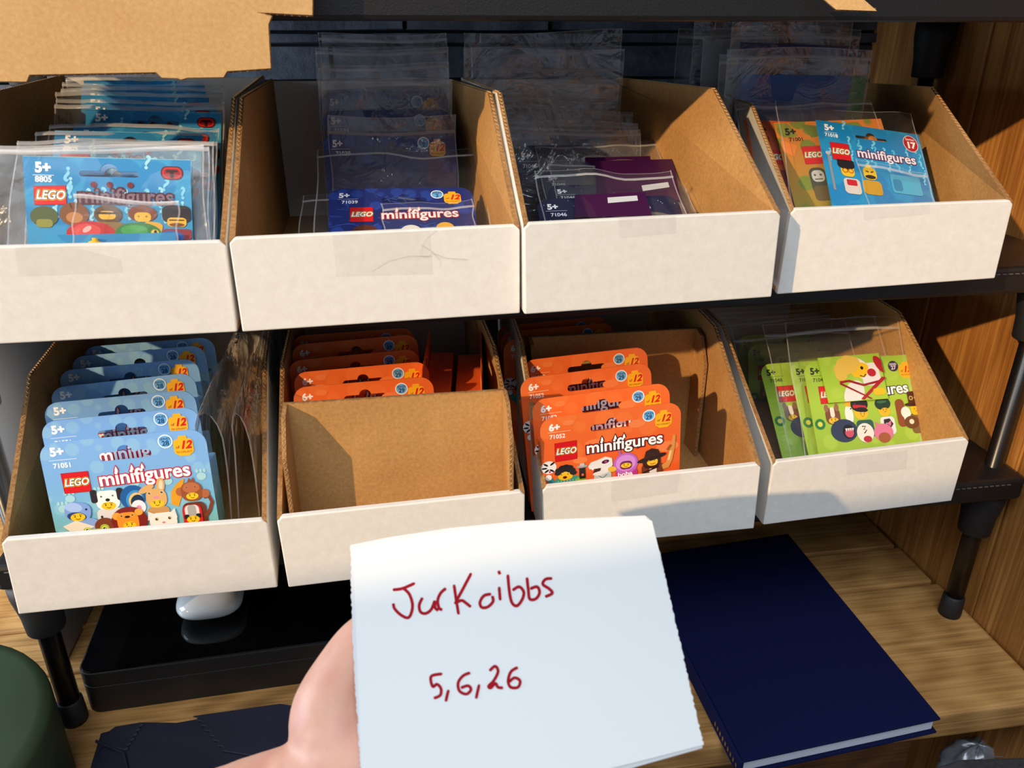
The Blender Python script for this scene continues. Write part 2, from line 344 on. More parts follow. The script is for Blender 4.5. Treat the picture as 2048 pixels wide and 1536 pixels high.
def art_blue():
    a = Art(); a.txt('5+', .98, .62, .72, 'ffffff', .05).line([(.45, 1.12), (2.0, 1.12)], .03, 'e8f2fa').txt('71051', 1.15, 1.48, .42, 'ffffff', .025)
    for x, y in ((.7, 4.2), (2.9, 3.5), (5.0, 3.0), (8.9, 3.0), (6.9, 3.1), (1.2, 3.6)): a.ell(x, y, .28, .24, 'a4d4da'); [a.ell(x + d, y - .36, .09, .12, 'a4d4da', n=10) for d in (-.22, 0, .22)]
    badge12(a, 7.15, .58, '28'); logo(a, .95, 1.95, 1.55, 1.3); title(a, 5.65, 2.55, 5.8, 'ffffff', 'c81e2c', -1.5)
    a.poly([(6.9, 4.6), (7.0, 3.8), (7.4, 3.3), (7.85, 3.0), (7.85, 3.15), (7.7, 3.6), (7.6, 4.1), (7.3, 4.8)], 'e09a1e')
    # dog, bird, rabbit, monkey, whale, lion, cat, racing helmet, frog
    a.rr(3.3, 5.3, 1.5, 1.7, .3, 'd8d4d0').rr(3.3, 3.9, 1.35, 1.2, .4, 'f0eeea').rr(2.55, 3.6, .38, .85, .15, '28242a').rr(4.05, 3.6, .38, .8, .15, '28242a').ell(3.3, 3.9, .13, .1, '18161a'); eyes(a, 3.3, 3.65, .33, .06); face(a, 3.3, 4.28, .42)
    for x, y in ((3.0, 5.3), (3.5, 5.6), (3.2, 5.7), (2.8, 4.95), (3.75, 5.2)): a.ell(x, y, .07, .09, '28242a', n=10)
    a.ell(4.75, 3.9, .72, .8, '1c5c9c', 20).ell(4.85, 4.05, .5, .62, '3d8fd0', 20).ell(4.9, 4.1, .4, .5, 'e8c070', 20).ell(4.98, 4.2, .38, .46, '12324e', 20).ell(5.0, 4.55, .42, .45, 'f4e6ea').ell(5.0, 4.6, .16, .16, 'd88ab8')
    a.rr(6.1, 5.4, 1.3, 1.5, .3, 'c09058').ell(6.45, 3.3, .25, .5, 'd9a868', 8).ell(6.47, 3.33, .12, .36, 'f0d2b4', 8).ell(5.6, 3.45, .5, .2, 'd9a868', -25).rr(6.1, 4.1, 1.2, 1.25, .5, 'd9a868').ell(6.1, 4.05, .16, .1, 'e88aa0'); eyes(a, 6.1, 3.75, .36, .07, 'e8c090'); face(a, 6.1, 4.45, .4)
    a.rr(8.2, 5.4, 1.4, 1.6, .4, '6a3018').line([(8.8, 5.6), (9.1, 5.2), (9.3, 4.7), (9.15, 4.3), (8.85, 4.35)], .22, '7a3a1e').ell(7.55, 3.85, .28, .28, 'b0623a').ell(8.95, 4.1, .28, .28, 'b0623a').rr(8.2, 3.9, 1.25, 1.25, .5, '94502a').ell(8.2, 3.65, .5, .34, 'b86a40').poly([(8.0, 3.3), (8.15, 3.0), (8.25, 3.2), (8.4, 2.95), (8.45, 3.3)], '94502a'); eyes(a, 8.2, 3.6, .25, .05, 'c88050'); face(a, 8.2, 4.2, .36)
    a.rr(1.75, 5.5, 1.6, 1.3, .4, '86a6dc', 15).rr(1.5, 4.45, 1.5, 1.2, .5, '7c9fdc', 12).ell(1.3, 4.15, .5, .3, 'a4c0ee', 12).ell(2.0, 4.35, .07, .07, '101828').ell(1.4, 4.75, .55, .28, '24406e', 10); face(a, 1.45, 4.8, .42)
    a.poly([(.5, 5.3), (1.3, 5.0), (2.3, 5.5), (1.6, 5.75), (.9, 5.7)], 'e8dcc8').rr(1.0, 6.1, 1.0, .6, .3, 'b8c8c4')
    a.ell(2.9, 5.55, .6, .55, '7a3a24').rr(2.35, 6.0, 1.7, .7, .3, 'a8bc34').ell(1.85, 5.75, .26, .24, 'a8bc34').ell(2.85, 5.65, .26, .24, 'a8bc34'); eyes(a, 2.35, 5.7, .5, .1, 'd8e070')
    a.ell(4.35, 5.35, 1.05, .9, '7c1c18').ell(3.65, 5.0, .26, .24, 'e8a03c').ell(4.95, 4.85, .24, .22, 'e8a03c').rr(4.25, 5.4, 1.25, 1.2, .4, 'f0902a').ell(4.25, 5.1, .16, .08, '281010'); eyes(a, 4.25, 5.0, .32, .06, 'e8b050'); face(a, 4.3, 5.65, .38)
    a.poly([(5.4, 5.5), (5.5, 4.9), (5.95, 5.15)], 'e6dcd2').poly([(6.7, 5.15), (7.05, 4.85), (7.15, 5.5)], 'e6dcd2').rr(6.3, 5.6, 1.6, 1.1, .45, 'eee6de').ell(6.3, 5.7, .1, .06, 'e07888'); eyes(a, 6.3, 5.45, .38, .08, 'd8c8a0'); a.ell(6.3, 6.0, .3, .15, '84304a')
    a.rr(8.05, 5.5, 1.15, 1.5, .35, 'c81c24').rr(8.05, 5.2, .85, .9, .3, 'ded8d2').rr(8.05, 5.2, .5, .9, .2, 'a8a29c').rr(7.7, 5.5, .3, .3, .1, '1c1c24').rr(8.4, 5.5, .3, .3, .1, '1c1c24'); face(a, 8.05, 5.7, .38)
    return a
def art_orange():
    a = Art(); a.txt('6+', .95, .75, .68, 'ffffff', .045).line([(.5, 1.08), (2.0, 1.08)], .03, 'f6d0b0').txt('71052', 1.12, 1.42, .42, 'ffffff', .02)
    for x, y, r in ((3.6, 2.3, .7), (6.5, 1.2, .6), (8.6, 3.2, .8), (2.6, 3.4, .5), (1.9, .5, .4)): a.ell(x, y, r, r * .5, 'f28448')
    badge12(a, 7.3, .72, '29'); logo(a, .9, 1.9, 1.5, 1.4, .05); title(a, 5.65, 2.55, 5.75, 'ffffff', '2a1026', -1, 'c83020')
    a.aff = (3.0, .86)
    a.ell(.45, 3.75, .52, .56, 'eceaea')
    for x, y, r in ((.25, 3.5, 40), (.7, 3.45, -40), (.3, 4.05, -40), (.65, 4.05, 40), (.15, 3.8, 0)): a.ell(x, y, .2, .08, '1c181c', r, 12)
    a.ell(.5, 4.15, .07, .1, 'c83060')
    a.rr(1.7, 5.4, 1.8, 1.3, .4, '3a9a88').line([(.45, 4.75), (.7, 5.3), (1.2, 5.7)], .4, '2a8a96').ell(.4, 4.65, .22, .26, 'f4f0ec').line([(2.3, 5.1), (2.9, 5.4), (3.3, 5.8)], .42, '8cb83a')
    for i in range(7):
        for j in range(3): a.ell(1.05 + i * .2, 5.1 + j * .22, .035, .035, 'd4e8e0', n=8)
    a.rr(1.55, 4.55, 1.0, .95, .35, 'f2c024'); 
    for x, y in ((1.1, 4.1), (1.35, 3.9), (1.6, 3.85), (1.85, 3.95), (2.0, 4.2), (1.05, 4.35), (2.08, 4.45), (1.3, 4.15), (1.6, 4.1), (1.85, 4.2)): a.ell(x, y, .24, .2, '1c1a22', n=14)
    eyes(a, 1.5, 4.5, .22, .05, 'f2c024'); a.ell(1.5, 4.78, .14, .12, '5a1414')
    a.rr(2.7, 4.6, .42, 1.0, .08, '22201e').rr(2.72, 4.75, .16, .2, .03, 'e8682c').ell(2.7, 4.0, .38, .13, 'a8a4a2').rr(2.7, 3.85, .32, .25, .08, 'c8c6c4')
    a.rr(4.1, 5.4, 1.2, 1.5, .35, 'c2ccd2'); a.line([(3.8, 5.0), (4.1, 5.3), (4.4, 5.0)], .07, '3a7a86').line([(3.75, 5.5), (4.1, 5.7), (4.45, 5.5)], .07, '3a7a86').line([(4.1, 5.2), (4.1, 5.9)], .06, '3a7a86')
    a.poly([(3.1, 4.1), (3.3, 3.75), (3.8, 3.6), (4.3, 3.4), (4.75, 3.6), (4.8, 4.2), (4.5, 4.8), (3.9, 5.05), (3.4, 4.9), (3.5, 4.7), (3.95, 4.6), (4.0, 4.35), (3.2, 4.35)], 'e8e6e4').ell(4.3, 3.85, .26, .16, '2a1820', -15).ell(4.32, 3.86, .1, .1, 'c03a9a')
    a.poly([(3.3, 4.3), (3.42, 4.5), (3.54, 4.3), (3.66, 4.5), (3.78, 4.3)], 'ffffff').poly([(3.4, 4.75), (3.6, 4.35), (3.98, 4.4), (3.9, 4.62)], '3a2028')
    a.rr(5.75, 5.4, 1.5, 1.6, .4, 'c03a94').line([(5.25, 3.0), (5.4, 3.7)], .14, 'a86ab8').ell(5.7, 4.25, .85, .95, 'c06ac8').ell(5.7, 4.2, .68, .72, 'd890de').rr(5.72, 4.4, .85, .75, .3, '70285e').ell(4.75, 4.6, .3, .24, 'e8b83c', 20); face(a, 5.72, 4.42, .36)
    a.txt('boba', 5.65, 5.2, .52, 'ffffff', .03, 0, -3).line([(5.4, 5.55), (5.7, 5.62), (6.0, 5.5)], .05, '8c1c6c')
    a.rr(7.55, 5.4, 1.5, 1.7, .3, '6e3c2a').rr(7.6, 5.3, .5, 1.2, .1, 'e8e2dc').rr(7.5, 4.4, 1.25, 1.2, .5, '3a1c16').rr(7.55, 4.4, .75, .7, .3, 'f2c024').ell(7.5, 4.05, 1.05, .24, '2c1812', -14).poly([(6.95, 4.1), (7.1, 3.4), (7.5, 3.2), (7.95, 3.35), (8.1, 3.85)], '3a221a'); eyes(a, 7.5, 4.3, .2, .04, 'f2c024'); a.line([(7.4, 4.55), (7.55, 4.62), (7.75, 4.52)], .06, 'a02818').line([(6.9, 5.3), (8.0, 4.9)], .12, '2a1812')
    a.poly([(8.2, 4.8), (8.5, 4.6), (8.8, 3.2), (8.95, 2.2), (9.15, 2.3), (9.1, 3.3), (8.95, 4.4), (8.7, 5.1), (8.3, 5.2)], 'd8934a').poly([(8.75, 3.6), (8.6, 4.4), (8.75, 4.45), (8.9, 3.6)], 'f4c88a').rr(8.72, 3.3, .5, .2, .05, '9a5a24', -60)
    return a
def art_green():
    a = Art(); a.txt('5+', .85, .8, .72, '1c3020', .045).line([(.5, 1.15), (1.9, 1.15)], .03, '4a6a2a').txt('71048', 1.1, 1.5, .42, '24401c', .015)
    badge12(a, 7.45, .85, '27', '2a2444', '2a2444', 'e8e0f4'); logo(a, .9, 2.0, 1.5, 1.4); title(a, 5.7, 2.7, 5.8, 'ffffff', '24143a', -1)
    a.ell(.55, 4.95, .42, .42, '2a7a3c').ell(.55, 4.95, .2, .2, 'd8d858')
    a.rr(1.7, 4.4, 1.2, 1.3, .45, '7a4a30').ell(1.25, 3.75, .18, .3, '9a6a4a').ell(2.1, 3.75, .18, .3, '9a6a4a').rr(1.7, 4.1, .35, .8, .15, 'f0e4d8'); face(a, 1.7, 4.75, .4, 'f0c030')
    a.ell(3.05, 4.4, .34, .75, 'f2f0ea').poly([(2.8, 3.7), (2.9, 3.3), (3.3, 3.25), (3.5, 3.6), (3.2, 3.8)], 'f2b020').ell(3.25, 3.95, .06, .06, '101010')
    a.rr(4.2, 5.6, 1.4, 1.4, .3, '2c5a54').rr(4.05, 4.2, 1.15, 1.3, .5, 'f0bc20').ell(4.0, 3.65, .72, .6, '16161c').rr(4.0, 3.85, 1.1, .26, .1, 'c8202e', 8).ell(4.15, 4.1, .5, .2, '101014', 8); face(a, 4.15, 4.5, .36, 'f0bc20')
    a.rr(6.1, 5.5, 1.2, 1.4, .3, 'e6e6e6').rr(6.0, 4.2, .95, 1.1, .4, 'f0bc20').ell(5.95, 3.75, .66, .52, '14382a').ell(5.9, 3.6, .4, .12, '2a6a48'); face(a, 6.05, 4.3, .34, 'f0bc20'); a.poly([(5.8, 5.0), (6.3, 4.95), (6.55, 5.4), (6.2, 5.8), (5.75, 5.6)], '202024').line([(5.95, 5.3), (6.3, 5.4)], .06, 'e8e8e8')
    a.rr(7.35, 4.6, .75, 2.2, .35, '8a4826').ell(7.75, 4.6, .4, .45, 'f0eae4').ell(7.9, 5.0, .38, .4, 'f4f0ea')
    a.rr(8.7, 5.5, 1.3, 1.6, .3, '7a6038').rr(8.65, 4.4, .85, .9, .3, 'f0bc20').ell(8.6, 4.0, .85, .17, '3e1c14').rr(8.6, 3.45, .95, .95, .1, '4c241a').ell(8.4, 3.5, .17, .17, 'c8b060').ell(8.4, 3.5, .1, .1, '5a2c1c').ell(8.82, 3.5, .17, .17, 'c8b060').ell(8.82, 3.5, .1, .1, '5a2c1c'); face(a, 8.65, 4.45, .34, 'f0bc20'); a.ell(8.1, 5.4, .62, .5, '6a4224').ell(8.1, 5.35, .2, .2, 'e8dcc8')
    a.ell(2.4, 5.6, 1.1, .9, '2c3a58').ell(2.75, 5.7, .5, .55, '10101c').ell(2.8, 5.8, .36, .36, 'c8506c')
    for i in range(4): a.poly([(2.5 + i * .18, 5.45), (2.58 + i * .18, 5.7), (2.66 + i * .18, 5.45)], 'ffffff')
    a.ell(4.1, 5.9, .7, .75, 'ece6e0').line([(3.9, 5.4), (4.2, 5.4), (4.0, 5.65), (4.25, 5.7), (4.0, 5.95)], .09, '18181c').ell(4.2, 6.4, .35, .25, 'b02c3c').ell(5.6, 6.0, .8, .7, 'd8789c').poly([(5.1, 5.5), (5.0, 5.1), (5.4, 5.35)], 'd8789c').poly([(6.0, 5.35), (6.4, 5.1), (6.3, 5.55)], 'd8789c').ell(5.6, 6.4, .5, .4, 'a05a34')
    return a
def art_navy():
    a = Art(); r = random.Random(5)
    for i in range(26):
        x, y = r.uniform(.3, 9), r.uniform(.2, 4.2); a.line([(x, y), (x + r.uniform(-.8, .8), y + r.uniform(-.5, .5)), (x + r.uniform(-.8, .8), y + r.uniform(-.5, .5))], .04, '3a5cb8')
    a.txt('5+', 1.0, .75, .66, 'ffffff', .045).line([(.55, 1.1), (1.9, 1.1)], .03, 'c8d0e8').txt('71039', 1.35, 1.42, .42, 'ffffff', .025)
    badge12(a, 7.1, .75, '2'); logo(a, 1.35, 1.95, 1.5, 1.45); title(a, 5.85, 2.75, 5.5, 'ffffff', 'b8202e', -1)
    a.ell(2.3, 4.3, .8, .6, '5a2c1c').ell(5.2, 4.5, .7, .7, 'e4e0da').rr(7.4, 4.7, 1.2, 1.4, .4, '3c5ca0').ell(7.4, 4.2, .6, .6, 'e8b03a').ell(4.0, 4.9, .6, .6, '6a7a9a')
    return a
def art_space():
    a = Art(); r = random.Random(9)
    for i in range(40): a.ell(r.uniform(.3, 9.2), r.uniform(.2, 5), .03, .03, 'c8c8e0', n=6)
    a.ell(7.4, 3.1, 2.0, 1.6, '6a625c').ell(7.0, 2.6, .4, .3, '544c48').ell(8.2, 3.4, .5, .4, '544c48').ell(6.4, 1.1, 1.1, .35, 'c8bcb0').line([(6.0, 1.2), (6.8, .9)], .16, '383030')
    a.txt('5+', 1.0, .8, .66, 'ffffff', .045).line([(.5, 1.15), (1.9, 1.15)], .03, 'c8c8e8').txt('71046', 1.3, 1.5, .42, 'e8e8f0', .02)
    logo(a, 1.15, 2.05, 1.5, 1.4); title(a, 5.7, 2.8, 5.6, 'ffffff', '50142c', -1)
    a.poly([(8.5, 2.05), (8.75, 1.85), (8.95, 2.1), (8.7, 2.3)], 'd83a3a').line([(7.6, 2.3), (8.0, 2.1), (8.5, 2.1)], .05, 'f0dcd0').line([(7.6, 2.0), (8.0, 2.3), (8.5, 2.25)], .05, '101018')
    return a
def art_8805():
    a = Art(); a.poly([(0, 0), (8.4, 0), (8.4, .02), (0, .02)], '9adcf0'); qmarks(a, 8.4, 11.5, '7cc8e4', '9ad4e2', 54, 3.4)
    a.txt('5+', .97, .6, .72, 'ffffff', .05).line([(.45, .98), (1.5, .98)], .03, 'e0f0fa').txt('8805', .97, 1.2, .42, 'ffffff', .03)
    a.rr(7.45, .72, 1.15, .72, .33, '4a0c0c').rr(7.45, .72, 1.02, .6, .28, 'c42020').rr(7.45, .72, .8, .42, .18, '8e1414').rr(7.45, .62, .6, .12, .03, '2a0808').rr(7.45, .8, .2, .4, .03, '2a0808')
    logo(a, .45, 1.55, 1.6, 1.0, .05)
    a.txt('minifigures', 5.05, 2.05, 1.12, '4c1626', .09).txt('minifigures', 5.05, 2.05, 1.12, '7c6474', .01)
    for q in (3.45, 4.25, 5.3): a.ell(q, 1.42, .17, .16, '6c1420')
    a.aff = (2.2, .72)
    a.ell(2.4, 3.3, .75, .85, '7a4a2a').ell(2.4, 3.55, .42, .4, 'b87a44').line([(2.2, 2.5), (2.3, 2.9)], .1, '4a2a16').line([(2.6, 2.5), (2.5, 2.9)], .1, '4a2a16')
    a.ell(.9, 3.5, .7, .75, '4a5a34').rr(.9, 4.0, .8, .6, .2, '8a8a3a')
    a.ell(4.1, 3.3, .72, .72, '5a4028').rr(4.05, 3.35, .85, .62, .25, 'e8b42a').line([(3.5, 3.2), (4.6, 3.2)], .16, '2c2420').rr(4.1, 4.6, 1.6, 1.5, .3, '8a6a3a')
    a.ell(5.85, 3.2, .75, .62, '7a3c1e').rr(5.85, 3.45, .85, .7, .28, 'e8b42a').rr(6.3, 4.5, 1.0, 1.4, .3, 'e0a828', 10); eyes(a, 5.85, 3.4, .2, .05, 'e8b42a')
    a.rr(7.6, 3.2, 1.5, 1.3, .4, '241c20').rr(7.6, 3.8, 1.0, .7, .25, 'e8b42a'); a.line([(7.2, 3.65), (8.0, 3.65)], .09, '3a2010').ell(7.6, 4.0, .4, .14, '7a4020').rr(7.6, 4.7, 1.5, .8, .2, '8a2c34').ell(7.3, 4.9, .65, .45, '2c5ca8')
    a.ell(3.2, 4.75, 1.25, .95, 'b81820').ell(3.0, 4.5, .7, .5, 'd43a3c').ell(3.0, 4.4, .16, .3, 'f0b0a8', 40).rr(3.2, 5.35, 1.2, .5, .2, 'c89018')
    a.ell(5.6, 4.7, 1.2, .85, '247a32').ell(5.4, 4.45, .7, .4, '3a9a44').rr(5.2, 5.0, 1.2, .4, .15, '143c1c').poly([(4.7, 4.9), (4.8, 5.1), (4.9, 4.9), (5.0, 5.1), (5.1, 4.9), (5.2, 5.1), (5.3, 4.9), (5.4, 5.1), (5.5, 4.9)], 'f0ecdc').ell(6.45, 4.6, .2, .24, 'e8c02a').ell(6.48, 4.6, .08, .2, '101010')
    return a
def art_17():
    a = Art(); qmarks(a, 8.4, 11.5, '58c2ea', '7cd0ee', 54, 3.8, 8)
    a.txt('5+', .95, .6, .72, 'ffffff', .05).line([(.5, .98), (1.5, .98)], .03, 'e0f0fa').txt('71018', 1.0, 1.25, .42, 'ffffff', .03)
    a.ell(7.5, 1.0, .62, .74, 'f6e8ec').ell(7.5, 1.0, .57, .69, 'b8182c').txt('Series', 7.5, .62, .3, 'ffffff', .01).txt('17', 7.5, 1.15, .75, 'ffffff', .05)
    logo(a, .75, 1.85, 1.5, 1.5); a.txt('minifigures', 5.2, 2.5, 1.1, '5a3468', .09).txt('minifigures', 5.2, 2.5, 1.1, 'f2e8f0', .02)
    a.rr(.45, 4.4, .2, 3.2, .1, '8c9298').rr(.45, 2.85, .4, .3, .15, 'b8bec4')
    a.rr(1.75, 4.2, 1.05, 1.0, .35, 'f0c020').ell(1.7, 3.7, .68, .42, '18181c'); [a.ell(1.2 + .25 * i, 3.45, .17, .17, '18181c', n=12) for i in range(5)]
    a.ell(1.55, 4.2, .22, .2, 'a83a1c').ell(1.55, 4.2, .16, .14, 'f0c020').ell(2.0, 4.2, .22, .2, 'a83a1c').ell(2.0, 4.2, .16, .14, 'f0c020')
    a.rr(3.5, 4.2, 1.05, 1.05, .35, 'f4c81c').rr(3.5, 3.55, .4, .25, .08, 'f4c81c').line([(3.2, 4.0), (3.42, 4.1)], .1, '241408').line([(3.8, 4.0), (3.58, 4.1)], .1, '241408').ell(3.5, 4.5, .42, .17, '241408').rr(3.5, 5.4, 1.5, 1.2, .3, 'd4a018').rr(1.9, 5.5, 1.3, 1.3, .3, 'd8d0c8').rr(1.9, 5.2, .8, .5, .1, 'c82030')
    a.rr(6.3, 4.8, 2.4, 1.6, .2, '4ab2d8').rr(5.6, 4.9, .7, 1.0, .2, '2c8ab8').txt('?', 7.9, 4.3, .9, '7cd0ee', .04)
    return a
def art_camo():
    a = Art(); a.poly([(0, .1), (.9, .1), (1.6, 1.2), (.9, 1.3)], '8a9438').poly([(.2, 1.5), (1.3, 2.0), (.9, 2.9), (.1, 2.4)], 'f08a3c').poly([(2, .2), (3.2, .4), (3.6, 1.2), (2.6, 1.4)], '6e8034').poly([(5, .3), (6.5, .2), (7, 1), (5.6, 1.3)], '7c8c34')
    a.txt('5+', 1.1, .85, .78, '1a1a14', .05).txt('71001', 1.4, 1.5, .45, '1a1a14', .02); logo(a, 1.6, 2.1, 1.5, 1.5)
    a.rr(2.3, 5.0, 1.3, 2.2, .5, '4a4a3c').rr(2.3, 4.6, .95, .95, .35, 'c8c6c0'); eyes(a, 2.3, 4.5, .22, .06, '707068'); a.line([(2.0, 4.85), (2.6, 4.85)], .07, '303028').rr(2.4, 6.0, 1.4, 1.2, .3, '6a5a34')
    return a
def art_fo():
    a = Art(); a.txt('5+', 1.15, .85, .85, '140c08', .05).txt('71011', 1.15, 1.6, .5, '2a140c', .02); logo(a, 1.0, 2.6, 1.6, 1.2)
    a.txt('minifigures', 5.5, 3.2, 1.0, 'f0d8d0', .03).rr(2.0, 5, 2, 1.4, .4, '7a2018').ell(4.5, 5, .8, .8, '2a1a14')
    return a
def header(fn, n):
    a = fn(); keep = [i for i, f in enumerate(a.f) if max(a.v[k][1] for k in f) < n]; a.f = [a.f[i] for i in keep]; a.c = [a.c[i] for i in keep]; return a
KIND = {'navy2': (lambda: header(art_navy, 1.75), 'c_navy', 9.5, 10.5, (4.9, 1.25, 3.0, .5, .4), .95),
        'space2': (lambda: header(art_space, 1.75), 'c_space', 9.5, 10.5, (4.75, 1.2, 2.9, .5, .4), .95),
        'blue': (art_blue, 'c_blue', 9.5, 10.5, (4.75, 1.2, 3.0, .52, .42), .95),
        'orange': (art_orange, 'c_orange', 9.5, 10.5, (4.8, 1.15, 2.9, .5, .4), .95),
        'green': (art_green, 'c_green', 9.5, 10.5, (4.75, 1.15, 2.9, .5, .4), .95),
        'navy': (art_navy, 'c_navy', 9.5, 10.5, (4.9, 1.25, 3.0, .5, .4), .95),
        'space': (art_space, 'c_space', 9.5, 10.5, (4.75, 1.2, 2.9, .5, .4), .95),
        'foil5': (art_8805, 'c_foilblue', 8.4, 11.5, (4.25, .85, 3.0, .3, .45), 0.03),
        'foil17': (art_17, 'c_foil17', 8.4, 11.5, (4.3, 1.0, 2.6, .26, .42), 0.03),
        'camo': (art_camo, 'c_camo', 8.4, 11.5, None, 0.03),
        'forange': (art_fo, 'c_foilorange', 8.4, 11.5, None, 0.03)}
_meshes = {}
def sheet_mesh(name, Wd, H, hole, rad, mat, th=0.0006):
    cu = bpy.data.curves.new(name, 'CURVE'); cu.dimensions = '2D'; cu.fill_mode = 'BOTH'; cu.extrude = th / 2
    def spl(P):
        s = cu.splines.new('POLY'); s.points.add(len(P) - 1); s.use_cyclic_u = True
        for q, (x, y) in zip(s.points, P): q.co = ((x - Wd / 2) / 100, -y / 100, 0, 1)
    P = [(0, H), (0, rad)] + [(rad - rad * math.cos(math.radians(t)), rad - rad * math.sin(math.radians(t))) for t in range(10, 90, 10)] + [(rad, 0), (Wd - rad, 0)]
    P += [(Wd - rad + rad * math.sin(math.radians(t)), rad - rad * math.cos(math.radians(t))) for t in range(10, 90, 10)] + [(Wd, rad), (Wd, H)]
    spl(P)
    if hole:
        cx, cy, w, h, br = hole; Q = []
        for t in range(90, 271, 20): Q.append((cx - w / 2 + h / 2 + h / 2 * math.cos(math.radians(t)), cy + h / 2 * math.sin(math.radians(t))))
        for t in range(180, 361, 20): Q.append((cx + br * math.cos(math.radians(t)), cy - h / 2 + br * .9 * math.sin(math.radians(t))))
        for t in range(-90, 91, 20): Q.append((cx + w / 2 - h / 2 + h / 2 * math.cos(math.radians(t)), cy + h / 2 * math.sin(math.radians(t))))
        spl(Q)
    o = bpy.data.objects.new('tmp', cu); COL.objects.link(o); bpy.context.view_layer.update()
    me = bpy.data.meshes.new_from_object(o); bpy.data.objects.remove(o)
    me.transform(Matrix(((1, 0, 0, 0), (0, 0, -1, 0), (0, 1, 0, 0), (0, 0, 0, 1)))); me.materials.clear(); me.materials.append(MAT[mat]); me.name = name
    return me
def kmesh(kind, Hc=None):
    fn, mat, Wd, H, hole, rad = KIND[kind]; Hc = round(min(H, Hc or H), 1)
    if kind not in _meshes: _meshes[kind] = fn().mesh(kind + '_print', Wd, H)
    if (kind, Hc) not in _meshes: _meshes[(kind, Hc)] = sheet_mesh(kind + '_sheet', Wd, Hc, hole, rad, mat)
    return _meshes[(kind, Hc)], _meshes[kind], Wd / 100, H / 100
def frame(o, r, u):
    """o = bottom centre; r right, u up"""
    r = V(r).normalized(); u = (V(u) - r * V(u).dot(r)).normalized(); y = u.cross(r)
    return Matrix(((r.x, y.x, u.x, o.x), (r.y, y.y, u.y, o.y), (r.z, y.z, u.z, o.z), (0, 0, 0, 1)))
FRONTS = {}
def card_frame(TL, TR, kind, zf, y=None, dy=0, lean=None, ztop=None, yf=None):
    """frame with its origin at the top centre of the card; Mx.H = card height that fits between rim and floor"""
    Wd, H = KIND[kind][2] / 100, KIND[kind][3] / 100
    a, b = aty(1, *TL), aty(1, *TR)
    if ztop is not None: yy = atz(ztop, (TL[0] + TR[0]) / 2, (TL[1] + TR[1]) / 2).y
    elif y is not None: yy = y
    else: yy = Wd / (b - a).length + dy
    A, B = aty(yy, *TL), aty(yy, *TR); mid = (A + B) / 2; r = (B - A).normalized()
    D = mid.z - zf; low = min(A.z, B.z) - zf
    if lean is None:
        lean = math.acos(max(-1, min(1, D / H)))
        if yf is not None:
            gap = max(.002, yy - yf); L = math.hypot(D, gap)
            if H * math.sin(lean) > gap: lean = math.atan2(gap, D); H = min(H, L)
    H = min(H, (low - .0006) / math.cos(lean))
    u = V((0, math.sin(lean), math.cos(lean))); u = (u - r * u.dot(r)).normalized()
    M_ = frame(mid, r, u); HT[tuple(M_.translation)] = H
    return M_
HT = {}
def cardH(Mx): return HT[tuple(Mx.translation)]
def inplane(Mx, u, v, off=0.0):
    """pixel -> local (x, z) on the frame's plane y = off"""
    Mi = Mx.inverted(); o = Mi @ V((0, 0, 0)); d = Mi.to_3x3() @ ray(u, v); t = (off - o.y) / d.y; p = o + d * t; return (p.x, p.z)

